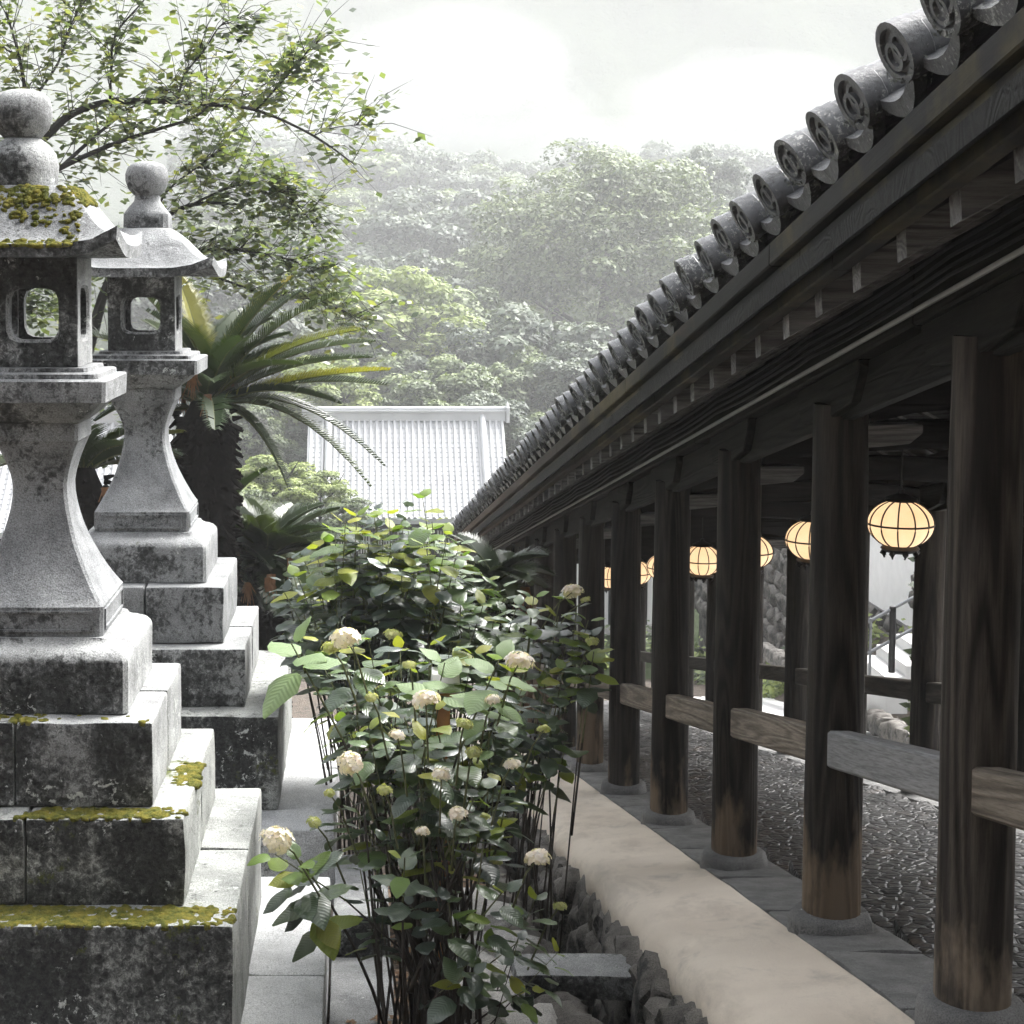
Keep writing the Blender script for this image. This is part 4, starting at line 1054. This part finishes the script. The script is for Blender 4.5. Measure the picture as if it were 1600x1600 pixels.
# az: rotation of the +Y frond about Z (-90 deg points to +X, the right of the photo)
main = [(R(-93), R(38), 1.5, .35, 'cycad_yel'), (R(-88), R(26), 1.5, .30, 'cycad'), (R(-97), R(13), 1.6, .05, 'cycad_yel'), (R(-84), R(14), 1.6, .25, 'cycad'),
        (R(-92), R(10), 1.45, 1.15, 'cycad'), (R(-82), R(14), 1.55, 1.05, 'cycad'), (R(-105), R(5), .85, 1.6, 'cycad'), (R(-60), R(55), 1.4, .3, 'cycad'), (R(-70), R(63), 1.35, .25, 'cycad_yel'),
        (R(-110), R(66), 1.25, .25, 'cycad'), (R(40), R(70), 1.3, .25, 'cycad_yel'), (R(120), R(68), 1.3, .3, 'cycad'), (R(95), R(45), 1.4, .5, 'cycad'), (R(85), R(20), 1.5, .7, 'cycad'), (R(100), R(-5), 1.3, .8, 'cycad'),
        (R(-95), R(52), 1.5, .35, 'cycad'), (R(-78), R(33), 1.6, .4, 'cycad')] + rosette(20, 1.1, 15, 78)
cb = at(322, 640, 14.0)
cycad('tall cycad with dark trunk and arching yellow tipped fronds behind the paler lantern', (cb.x, 14.0, ground_z(cb.x, 14.0)), cb, .24, main, 3)
cb = at(415, 885, 14.6)
cycad('small dark cycad low behind the paler lantern base', (cb.x, 14.6, ground_z(cb.x, 14.6)), cb, .16, [(R(-75), R(50), .85, .5, 'cycad'), (R(-85), R(30), .8, .5, 'cycad')] + rosette(24, .72, -10, 75), 4)
cb = at(335, 860, 14.9)
cycad('dark cycad sucker crowding the tall trunk', (cb.x, 14.9, ground_z(cb.x, 14.9)), cb, .14, rosette(24, .9, -20, 80), 6)
cb = at(130, 745, 13.5)
cycad('cycad fronds glimpsed between the two stone lanterns', (cb.x, 13.5, ground_z(cb.x, 13.5)), cb, .18, [(R(-85), R(35), .9, .4, 'cycad_yel')] + rosette(16, .9, 5, 70), 5)
cb = at(775, 915, 14.5)
cycad('ferny dark cycad beside the far columns', (cb.x, 14.5, ground_z(cb.x, 14.5)), cb, .1, rosette(16, .55, 5, 60), 8)

# ================================================================== LEFT TREE (thin branches, small leaves)
def thin_tree(label, base, limbs, seed, Yd, twigs, leafsize, per, flop=.1, lo_rv=0.0, hi_rv=1.0):
    rr = random.Random(seed); base = Vector(base)
    t = empty('garden_tree', base, label, 'tree'); Q = []; rv = []
    tw = MB()
    for li, (pts, r0, r1, nt_) in enumerate(limbs):
        P = [at(x, y, Yd + dy) - base for (x, y, dy) in pts]
        # smooth resample
        S_ = []
        for i in range(len(P) - 1):
            for k in range(4):
                u = k / 4; a, b, c, d = P[max(i - 1, 0)], P[i], P[i + 1], P[min(i + 2, len(P) - 1)]
                S_.append(.5 * ((2 * b) + (c - a) * u + (2 * a - 5 * b + 4 * c - d) * u * u + (3 * b - a - 3 * c + d) * u ** 3))
        S_.append(P[-1]); n = len(S_)
        m = MB(); m.tube(S_, [r0 + (r1 - r0) * i / (n - 1) for i in range(n)], 6); link('trunk' if li == 0 else 'branch', m.mesh('branch', 60), 'bark', t)
        for _ in range(int(nt_ * twigs)):
            u = rr.random() ** .8; i = min(n - 2, int(u * (n - 1))); p = S_[i].lerp(S_[i + 1], rr.random()); fw = (S_[i + 1] - S_[i]).normalized()
            d = (fw * .7 + Vector((rr.gauss(0, .6), rr.gauss(0, .6), rr.gauss(.12, .6)))).normalized(); L = rr.uniform(.25, .85)
            q = [p, p + d * L * .5 + Vector((0, 0, .03)), p + d * L + Vector((0, 0, -flop * L))]
            tw.tube(q, [.0045, .003, .0012], 4, False)
            for k in range(per):
                v = rr.uniform(.15, 1.0); c = q[0].lerp(q[1], v * 2) if v < .5 else q[1].lerp(q[2], v * 2 - 1)
                c = c + Vector((rr.gauss(0, .05), rr.gauss(0, .05), rr.gauss(-.02, .05))); a = rr.uniform(0, 6.28)
                e = Vector((math.cos(a), math.sin(a), rr.uniform(-.7, .15))).normalized(); f = e.cross(Vector((rr.gauss(0, .4), rr.gauss(0, .4), 1))).normalized(); s_ = leafsize * rr.uniform(.7, 1.25)
                Q.append([c, c + e * s_ * .45 + f * s_ * .30, c + e * s_, c + e * s_ * .45 - f * s_ * .30]); rv.append(min(1, max(0, rr.uniform(lo_rv, hi_rv) + .25 * mnoise.noise(c * 1.3))))
    link('twigs', tw.mesh('twigs', 60), 'bark', t)['kind'] = 'stuff'
    o = link('crown', quads_mesh('crown', Q, 'tree_leaf', rv), None, t); o['kind'] = 'stuff'
limbs1 = [
    ([(-150, 900, .2), (-130, 640, .2), (-70, 400, .1), (20, 260, 0), (75, 210, 0), (110, 180, 0), (165, 160, .1), (240, 158, 0), (320, 163, -.2), (400, 172, -.3), (490, 212, -.4), (555, 258, -.4)], .062, .006, 1.5),
    ([(-70, 400, .1), (30, 300, 0), (95, 262, -.2), (165, 230, -.3), (230, 207, -.3), (300, 185, -.4), (325, 165, -.5)], .034, .009, 1.0),
    ([(95, 262, -.2), (135, 225, 0), (170, 195, .1), (205, 168, .2), (265, 140, .3), (330, 120, .5)], .02, .006, .8),
    ([(172, 158, .1), (174, 110, .1), (180, 55, .2), (225, 0, .3), (250, -40, .3)], .015, .005, .9),
    ([(278, 160, 0), (288, 118, .1), (318, 80, .2), (350, 35, .3), (395, 30, .4)], .013, .004, 1.0),
    ([(400, 172, -.3), (430, 140, -.4), (460, 105, -.5), (490, 70, -.6)], .010, .003, .9),
    ([(320, 163, -.2), (380, 150, 0), (440, 120, .3), (500, 130, .5)], .010, .003, .8),
    ([(490, 212, -.4), (520, 200, -.4), (560, 195, -.4)], .007, .003, .3),
    ([(20, 260, 0), (40, 170, .3), (30, 90, .5), (10, 20, .6)], .03, .008, 1.0),
    ([(40, 170, .3), (90, 100, .5), (110, 40, .7), (140, -10, .8)], .015, .005, .9),
    ([(30, 90, .5), (-10, 60, .5), (-40, 10, .5)], .014, .006, .5),
]
tb = at(-150, 900, 15.2)
thin_tree('thin branched tree with sparse pale leaves arching over both stone lanterns', (tb.x, 15.2, ground_z(tb.x, 15.2)), limbs1, 11, 15.0, 40, .104, 11)
limbs2 = [
    ([(40, 900, 0), (90, 700, 0), (140, 540, 0), (170, 440, 0), (230, 360, .1), (300, 320, .2), (380, 320, .3)], .09, .012, .7),
    ([(170, 440, 0), (260, 400, 0), (350, 390, -.1), (430, 400, -.2), (515, 425, -.3)], .03, .006, 1.5),
    ([(260, 400, 0), (330, 430, .2), (420, 460, .2), (500, 470, .2), (560, 500, .2)], .02, .005, 1.3),
    ([(300, 320, .2), (370, 290, .2), (440, 300, .2), (490, 350, .2)], .016, .005, 1.4),
    ([(140, 540, 0), (110, 470, .2), (60, 420, .3), (20, 400, .3)], .03, .008, .8),
    ([(230, 360, .1), (260, 300, .2), (310, 260, .2), (350, 230, .3)], .016, .005, .8),
    ([(90, 700, 0), (40, 600, .3), (10, 500, .3), (60, 480, .3)], .03, .006, .8),
]
tb = at(40, 900, 17.2)
thin_tree('bushier tree with yellowing leaves behind the cycad', (tb.x, 17.2, ground_z(tb.x, 17.2)), limbs2, 12, 17.0, 60, .110, 13, .18, .05, .95)

# ================================================================== FAR HALLS
def hall(label, xl, xr, yr, zr, run, drop, seed):
    """gabled hall whose tiled roof slope faces the camera"""
    t = empty('temple_hall', ((xl + xr) / 2, yr, valley(0, yr)), label, 'building'); O = t.location
    def lk(name, m, mat, par=None, sm=None): return link(name, m.mesh(name, sm), mat, par or t, -O if par is None else (0, 0, 0))
    ye, ze = yr - run, zr - drop
    m = MB()
    curve = lambda q: (yr - run * q, zr - drop * (1.18 * q - .18 * q * q))
    for sd in (1, -1):
        rows = []
        for q in [k / 8 for k in range(9)]:
            yy, zz = curve(q); yy = yr - (yr - yy) * sd; rows.append([(xl, yy, zz), (xr, yy, zz), (xr, yy, zz - .18), (xl, yy, zz - .18)])
        m.loft(rows)
    roof = lk('roof', m, 'tile_pale')
    m = MB(); x = xl + .12
    while x < xr - .05:
        pts = []
        for k in range(17):
            yy, zz = curve(k / 16); pts.append((x, yy, zz + .02)); 
        m.tube(pts, .062, 6); x += .215
    o = lk('tile_rows', m, 'tile_pale', None, 50); o['kind'] = 'stuff'
    m = MB()
    for k in range(1, 22):
        yy, zz = curve(k / 22); m.box(xl + .05, xr - .05, yy - .02, yy + .02, zz - .02, zz + .012)
    o = lk('tile_courses', m, 'tile_pale'); o['kind'] = 'stuff'
    m = MB(); m.box(xl - .08, xr + .08, yr - .16, yr + .16, zr - .1, zr + .22); m.box(xl - .14, xr + .14, yr - .21, yr + .21, zr + .222, zr + .28); m.tube([(xl - .15, yr, zr + .33), (xr + .15, yr, zr + .33)], .09, 8)
    lk('ridge', m, 'tile_pale')
    for xe in (xl - .16, xr + .16):
        m = MB(); m.box(xe - .06, xe + .06, yr - .28, yr + .28, zr - .15, zr + .38); m.add([(xe - .06, yr - .28, zr + .381), (xe + .06, yr - .28, zr + .381), (xe + .06, yr + .28, zr + .381), (xe - .06, yr + .28, zr + .381), (xe, yr, zr + .62)], [(0, 1, 4), (1, 2, 4), (2, 3, 4), (3, 0, 4)]); lk('ridge_end', m, 'tile_pale')
    for xe in (xl + .75, xr - .75):
        m = MB(); m.tube([(xe, curve(k / 8)[0], curve(k / 8)[1] + .14) for k in range(8)], .13, 8); lk('descending_ridge', m, 'tile_pale', None, 60)
    m = MB(); m.box(xl + .9, xr - .9, ye + 1.0, 2 * yr - ye - 1.0, valley(0, yr) - .5, ze + .55); lk('wall', m, 'beam')
    nx = 7
    for k in range(nx):
        a = xl + 1.1 + (xr - xl - 2.2) * k / nx; b = a + (xr - xl - 2.2) / nx - .25
        m = MB(); m.box(a, b, ye + .95, ye + .999, ze - 1.35, ze - .55); w_ = lk('window_panel', m, 'white_wall')
        m = MB()
        for q in range(1, 5): m.box(a + (b - a) * q / 5 - .02, a + (b - a) * q / 5 + .02, ye + .93, ye + .948, ze - 1.35, ze - .55)
        link('lattice', m.mesh('lattice'), 'beam', w_)
hall('temple hall with a wide pale wet tiled roof beyond the stairway end', -2.05, 5.0, 60, -5.15, 3.6, 3.15, 1)
hall('pale tiled roof of a hall glimpsed between the lantern shafts', -13.5, -5.75, 50, -4.35, 3.4, 2.9, 2)

# ================================================================== FOREST ON THE HILLSIDE
def crown_mesh(name, seed, mat, nl=70, per=170, q=.06, rs=1.0):
    """unit crown (radius about 1): many leaf sprays gathered on lobes of uneven size"""
    g_ = np.random.default_rng(seed); V = []; RV = []
    for k in range(nl):
        while True:
            d = g_.normal(size=3); d /= np.linalg.norm(d)
            if d[2] > -.45: break
        c = d * g_.uniform(.55, .97) * np.array([1, 1, .92]); r_ = g_.uniform(.13, .30) * rs; lobe = g_.uniform(0, .40)
        n = int(per * (r_ / .25) ** 2)
        e = g_.normal(size=(n, 3)); e[:, 2] = e[:, 2] * .7 + .55; e /= np.linalg.norm(e, axis=1)[:, None]
        p = c + e * r_ * g_.uniform(.75, 1.08, size=(n, 1)) * np.array([1, 1, .7])
        nn = e * .8 + np.array([0, 0, .75]) + g_.normal(size=(n, 3)) * .45; nn /= np.linalg.norm(nn, axis=1)[:, None]
        u = np.cross(nn, g_.normal(size=(n, 3))); u /= np.linalg.norm(u, axis=1)[:, None]; v = np.cross(nn, u)
        s_ = q * g_.uniform(.6, 1.3, size=(n, 1))
        V.append(np.stack([p - u * s_, p + v * s_ * .55 - nn * s_ * .2, p + u * s_, p - v * s_ * .55 - nn * s_ * .2], axis=1))
        RV.append(np.clip(lobe + g_.uniform(0, .3, n) + .35 * np.clip(e[:, 2], -.5, 1), 0, 1))  # upturned sprays paler: highlight and shade painted into the leaf colour
    return quads_mesh(name, np.concatenate(V), mat, np.concatenate(RV))
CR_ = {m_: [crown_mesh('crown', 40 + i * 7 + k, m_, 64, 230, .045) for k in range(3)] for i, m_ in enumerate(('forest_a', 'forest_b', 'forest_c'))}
BIG = crown_mesh('crown', 99, 'forest_b', 460, 260, .021, .62)
def trunk_mesh(seed, spread_=.55):
    rr = random.Random(seed); m = MB(); m.tube([(0, 0, -1.9), (.02, 0, -1.0), (0, .03, -.35), (.03, 0, .2)], [.075, .06, .05, .02], 7)
    for k in range(9):
        a = rr.uniform(0, 6.28); z = rr.uniform(-.8, -.1); L = rr.uniform(.5, .85); d = Vector((math.cos(a), math.sin(a), rr.uniform(.35, .8))) * L
        p = Vector((0, 0, z)); m.tube([p, p + d * .5 + Vector((0, 0, -.04)), p + d], [.028, .018, .006], 5)
    return m.mesh('trunk', 60)
TR_ = [trunk_mesh(k) for k in range(3)]
fr = random.Random(77)
def forest_tree(px, top, wpx, Y, mat, label, group=None, name='broadleaf_tree', squash=None):
    rx = wpx / 2 / F_PX * Y; ztop = at(px, top, Y).z; X = at(px, top, Y).x
    g0 = valley(X, Y); rz = rx * (squash or fr.uniform(.85, 1.1)); zc = ztop - rz
    t = empty(name, (X, Y, g0), label, 'tree', group)
    cm = BIG if mat == 'big' else fr.choice(CR_[mat])
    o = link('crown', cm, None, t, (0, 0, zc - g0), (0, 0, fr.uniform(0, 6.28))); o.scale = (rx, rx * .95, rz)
    th = max(.3, (zc - g0) / 1.9 if zc - g0 > .5 else .3)
    o = link('trunk', fr.choice(TR_), 'bark', t, (0, 0, zc - g0)); o.scale = (rx * .9, rx * .9, max(rz * .9, th))
forest_tree(945, 208, 450, 122, 'big', 'huge rounded tree rising in the middle of the misty hillside', None, 'camphor_tree', .98)
forest_tree(1110, 222, 140, 136, 'forest_a', 'grey tree at the shoulder of the huge rounded tree just above the eave tiles', squash=1.4)
forest_tree(610, 415, 270, 104, 'forest_c', 'lime green tree left of the huge rounded tree, above the white roof')
forest_tree(505, 555, 190, 86, 'forest_c', 'bright lime tree just above the left end of the white roof')
forest_tree(1010, 560, 230, 96, 'forest_a', 'dark tree half hidden behind the descending eave tiles')
forest_tree(845, 470, 290, 101, 'forest_a', 'dark layered tree at the foot of the huge rounded tree')
forest_tree(700, 545, 210, 90, 'forest_b', 'green tree directly behind the white roof ridge')
forest_tree(425, 705, 150, 58, 'forest_c', 'pale bush below the drooping cycad fronds', name='bush', squash=.8)
forest_tree(500, 735, 130, 55, 'forest_c', 'pale bush at the left edge of the white hall', name='bush', squash=.75)
forest_tree(545, 775, 90, 52, 'forest_b', 'small bush under the left end of the white roof', name='bush', squash=.8)
forest_tree(375, 755, 150, 54, 'forest_b', 'pale bush showing behind the small cycad', name='bush', squash=.9)
FL = 'grey green tree fading into mist on the wooded hillside'
rows_ = [(86, 600, 640, 180, 900, 150, 9), (97, 470, 560, 250, 1080, 210, 7), (112, 400, 470, 250, 760, 230, 6), (128, 340, 400, 250, 760, 230, 7), (146, 290, 340, 330, 1180, 230, 9),
         (165, 240, 290, 300, 820, 220, 8), (186, 205, 245, 330, 800, 200, 8), (206, 180, 215, 330, 1250, 190, 11)]
for Y, t0, t1, x0, x1, wp, n in rows_:
    for k in range(n):
        px = x0 + (x1 - x0) * (k + .5 + fr.uniform(-.35, .35)) / n; tp = fr.uniform(t0, t1)
        if Y > 150 and px > 700: tp += 25
        kind_ = fr.choice(('forest_a', 'forest_a', 'forest_a', 'forest_b'))
        col_ = 'grey green' if kind_ == 'forest_a' else 'mid green'
        band = {86: 'just above the white roof', 97: 'low on the slope', 112: 'in the lower middle slope', 128: 'halfway up the slope',
                146: 'in the upper middle slope', 165: 'high on the slope', 186: 'near the skyline', 206: 'on the skyline, nearly lost in cloud'}[Y]
        side_ = 'behind the left tree' if px < 470 else ('left of the huge tree' if px < 720 else ('behind the huge tree' if px < 1130 else 'right of the huge tree'))
        forest_tree(px, tp, wp * fr.uniform(.8, 1.2), Y + fr.uniform(-4, 4), kind_, '%s tree %s, %s' % (col_, band, side_), 'trees on the misty hillside')

# unseen trees added behind the viewpoint to keep sky light off camera-facing faces
for k, (x, y, r_, h_) in enumerate(((-9, -7, 4.2, 7), (-2.5, -9, 4.6, 7.5), (4.5, -8, 4.2, 7), (10.5, -9, 4.6, 7), (-6, -15, 5.5, 8.5), (2, -16, 6, 9), (9, -16, 5.5, 9), (-14, -13, 5, 8))):
    g0 = valley(x, y); t = empty('broadleaf_tree', (x, y, g0), 'unseen tree added behind the viewpoint to block sky light', 'tree', 'added light-blocking trees behind the viewpoint')
    o = link('crown', CR_['forest_a'][k % 3], None, t, (0, 0, h_ * .62), (0, 0, k)); o.scale = (r_, r_, h_ * .55)
    o = link('trunk', TR_[k % 3], 'bark', t, (0, 0, h_ * .62)); o.scale = (r_ * .8, r_ * .8, h_ * .36)

# ================================================================== BEYOND THE STAIRWAY (right side)
def gslope(name, mb, mat, label, cat, smooth_=None, kind=None): return tag(mb.build(name, mat, None, smooth_), label, cat, None, kind)
# paved path beside the stairway: separate slabs
pth = bpy.data.objects.new('path', None); C.objects.link(pth); pth['kind'] = 'structure'
y = 9.0
while y < 33:
    x = 5.3
    ln = rnd.uniform(.8, 1.2)
    while x < 8.2:
        wd = rnd.uniform(.6, 1.0); ym = y + ln / 2
        link('paving_slab', block_mesh('paving_slab', wd - .02, ln - .02, .14, .015, .005, int(x * 10) % 9, 0), 'paving', pth, (x + wd / 2, ym, gz(ym, -1.58) - .1), (-math.atan(S), 0, 0)); x += wd
    y += ln
# plastered precinct wall on a stone footing
pw_ = empty('precinct_wall', (9.7, 27, gz(27, .2)), 'white plastered wall on a stone footing seen past the lit lantern', 'wall'); O = pw_.location
for y0, y1 in ((20, 24.5), (24.5, 29), (29, 34)):
    zt = gz(y0, .0) 
    m = MB(); m.box(9.7, 10.0, y0, y1 - .004, gz(y1, .90), gz(y0, 2.1)); link('plaster_panel', m.mesh('plaster_panel'), 'white_wall', pw_, -O)
    m = MB(); m.box(9.66, 10.04, y0, y1 - .004, gz(y1, .86), gz(y1, .9)); link('sill_beam', m.mesh('sill_beam'), 'rafter', pw_, -O)
    y = y0
    while y < y1 - .1:
        wd = rnd.uniform(.5, .9); z = gz(y1, .25)
        for hh in (.34, .30):
            o = link('footing_stone', rnd.choice(rms), 'rock_pale', pw_, Vector((9.85, y + wd / 2, z + hh / 2)) - O, (rnd.uniform(-.1, .1), 0, rnd.uniform(-.1, .1))); o.scale = (.5, wd * 1.1, hh * 1.15); z += hh * .98
        y += wd
# high rubble wall further down
rw_ = empty('retaining_wall', (8.8, 40, gz(36, -1.5)), 'bright rubble retaining wall seen between the third column and the next', 'stone wall'); O = rw_.location
for r_ in range(9):
    y = 33.4 + .3 * (r_ % 2)
    while y < 46:
        wd = rnd.uniform(.45, .9); yy = y + wd / 2; zb = min(gz(yy, -1.9), -8.4) * 0 + gz(min(yy, 36), -1.3)
        o = link('stone', rnd.choice(rms), 'rock_pale', rw_, Vector((9.2 + .06 * r_, yy, zb + r_ * .40)) - O, (rnd.uniform(-.15, .15), 0, rnd.uniform(-.15, .15))); o.scale = (.5, wd * 1.12, .48); y += wd
m = MB(); m.box(9.35, 9.8, 33.2, 46, -12, -6.2); link('core', m.mesh('core'), 'rock', rw_, -O)
# side stair climbing to the right with pipe handrails
st = empty('side_stair', at(1350, 1080, 22), 'pale stone side stair climbing to the right beyond the stairway', 'stair'); O = st.location
p0 = at(1345, 1068, 22); ris, run_ = .15, .27
for k in range(9):
    link('step', block_mesh('step', run_ + .03, 1.3, .5, .015, .004, k, 0), 'paving', st, Vector((p0.x + run_ * (k + .5), 22.4, p0.z + ris * k - .5)) - O)
hrl = empty('handrail', at(1340, 1075, 21.6), 'thin grey pipe handrail climbing beside the pale side stair', 'handrail'); O = hrl.location
A = at(1345, 978, 21.6); B = A + Vector((2.6, 0, 1.44))
for dz_ in (0, -.42):
    m = MB(); m.tube([A + Vector((0, 0, dz_)), B + Vector((0, 0, dz_))], .022, 7); link('pipe', m.mesh('pipe', 60), 'rail_metal', hrl, -O)
for u_ in (.05, .16, .55, .95):
    p = A.lerp(B, u_); m = MB(); m.tube([p + Vector((0, 0, -.85)), p + Vector((0, 0, .03))], .045 if u_ == .16 else .02, 8); link('post', m.mesh('post', 60), 'black_metal' if u_ == .16 else 'rail_metal', hrl, -O)
# dark kerbs crossing the pale path
for k, (P_, lab) in enumerate((([(8.0, 33, -.55), (7.3, 26.5, -1.0), (6.6, 20.5, -1.38), (6.2, 17.5, -1.50)], 'dark rough kerb slanting across the pale path'),
                        ([(8.8, 33, -.35), (8.2, 26.5, -.8), (7.6, 20.5, -1.2), (7.2, 17.5, -1.40)], 'second dark rough kerb beyond the first on the pale path'))):
    kb = empty('path_kerb', (P_[0][0], P_[0][1], gz(P_[0][1], P_[0][2])), lab, 'kerb'); O = kb.location
    for (a, b) in zip(P_[:-1], P_[1:]):
        a = Vector((a[0], a[1], gz(a[1], a[2]))); b = Vector((b[0], b[1], gz(b[1], b[2]))); n = int((b - a).length / .42)
        for j in range(n):
            o = link('stone', rnd.choice(rms), 'rock', kb, a.lerp(b, (j + .5) / n) - O, (-.2, 0, rnd.uniform(-.2, .2))); o.scale = (.24, .5, .30)
# pale storehouse far behind the bays
sh_ = empty('storehouse', (7, 50, valley(7, 50)), 'pale plastered storehouse glimpsed between the far columns', 'building'); O = sh_.location
m = MB(); m.box(6.0, 9.9, 50, 54, -10.6, -6.6); link('wall', m.mesh('wall'), 'white_wall', sh_, -O)
m = MB(); m.box(5.9, 10.0, 49.9, 54.1, -12.6, -10.62); link('footing', m.mesh('footing'), 'rock_pale', sh_, -O)
m = MB(); m.loft([[(5.6, 49.3, -6.75), (5.6, 52, -5.6), (5.6, 54.7, -6.75), (5.6, 54.7, -6.62), (5.6, 52, -5.45), (5.6, 49.3, -6.62)], [(10.3, 49.3, -6.75), (10.3, 52, -5.6), (10.3, 54.7, -6.75), (10.3, 54.7, -6.62), (10.3, 52, -5.45), (10.3, 49.3, -6.62)]]); link('roof', m.mesh('roof'), 'tile_pale', sh_, -O)
for k in range(4):
    m = MB(); m.box(6.3 + 1.1 * k, 6.38 + 1.1 * k, 49.96, 49.998, -10.6, -6.7); link('timber_post', m.mesh('timber_post'), 'beam', sh_, -O)
# low planting on the bank
def ground_plant(label, c, r_, h_, n, mat, group=None):
    t = empty('bank_plant', c, label, 'plant', group); Q = []; rv = []
    for _ in range(n):
        d = Vector((rnd.gauss(0, .45), rnd.gauss(0, .45), abs(rnd.gauss(0, .5)))); p = Vector((d.x * r_, d.y * r_, d.z * h_)); s_ = rnd.uniform(.05, .11)
        u = Vector((rnd.gauss(0, 1), rnd.gauss(0, 1), rnd.gauss(0, .5))).normalized(); v = u.orthogonal().normalized(); Q.append([p - u * s_, p + v * s_ * .5, p + u * s_, p - v * s_ * .5]); rv.append(rnd.random())
    o = link('foliage', quads_mesh('foliage', Q, mat, rv), None, t); o['kind'] = 'stuff'
    m = MB(); m.tube([(0, 0, -.1), (0, 0, h_ * .6)], .02, 5); link('stem', m.mesh('stem'), 'stem', t)
for k in range(34):
    y = rnd.uniform(17, 48); x = rnd.uniform(8.1, 9.5) if y < 33 else rnd.uniform(5.5, 8.8); ground_plant('low green plant on the bank beyond the pale path', (x, y, ground_z(x, y)), .5, .5, 160, rnd.choice(('forest_b', 'forest_c')), 'plants on the far bank')
for px, py, Y in ((1486, 930, 16.4), (1486, 1030, 16.0), (1484, 1090, 15.8), (1470, 1150, 15.6)):
    p = at(px, py, Y); ground_plant('dense leafy shrub crowding the second column from the right edge', p,   .26, .5, 420, 'forest_b', 'shrubs beyond the nearest bays')

# ================================================================== HAZE AND MIST
def volume(name, dens, col, aniso=0.0):
    m = bpy.data.materials.new(name); m.use_nodes = True; n = m.node_tree.nodes; n.remove(n['Principled BSDF'])
    v = n.new('ShaderNodeVolumePrincipled'); v.inputs['Color'].default_value = (*col, 1); v.inputs['Density'].default_value = dens; v.inputs['Anisotropy'].default_value = aniso
    v.inputs['Density Attribute'].default_value = ''; v.inputs['Temperature Attribute'].default_value = ''; v.inputs['Color Attribute'].default_value = ''
    m.cycles.homogeneous_volume = True
    m.node_tree.links.new(v.outputs[0], n['Material Output'].inputs['Volume']); return m
HZ = volume('haze_air', .0011, (.90, .908, .92))
m = MB(); m.box(-455, 455, -44, 444, -16, 82); hz = m.build('haze', HZ); tag(hz, 'thin white mist filling the valley air', 'haze', None, 'stuff')
def puff(name, c, rad, mat, label, group, seed, sub=4, wob=.2):
    bm = bmesh.new(); bmesh.ops.create_icosphere(bm, subdivisions=sub, radius=1.0)
    for v in bm.verts:
        v.co *= 1 + wob * mnoise.noise(v.co * 1.6 + Vector((seed * 5, 0, 0))) + wob * .5 * mnoise.noise(v.co * 4 + Vector((0, seed * 3, 0)))
    me = bpy.data.meshes.new(name); bm.to_mesh(me); bm.free(); shade(me, 180)
    o = link(name, me, mat, None, c); o.scale = rad; return tag(o, label, 'mist', group, 'stuff')
puff('valley_mist', (10, 172, -1), (160, 98, 40), volume('valley_mist', .0016, (.88, .89, .91)), 'soft white mist hanging over the wooded hillside', None, 2, 4, .04)
MV = volume('mist_cloud', .0040, (.98, .985, .99))
for k, (px, py, Y, rx, rz) in enumerate(((640, 150, 232, 22, 8), (720, 95, 236, 13, 7), (1000, 232, 234, 36, 4), (1180, 165, 236, 17, 6.5), (520, 200, 234, 28, 4.5))):
    c = at(px, py, Y)
    for q in (1.2, 1.05, .9, .75, .6, .45, .3):
        puff('mist_bank', c, (rx * q, 13 * q, rz * q), MV, 'white bank of low cloud drifting in front of the mountain', 'low cloud', k + q)
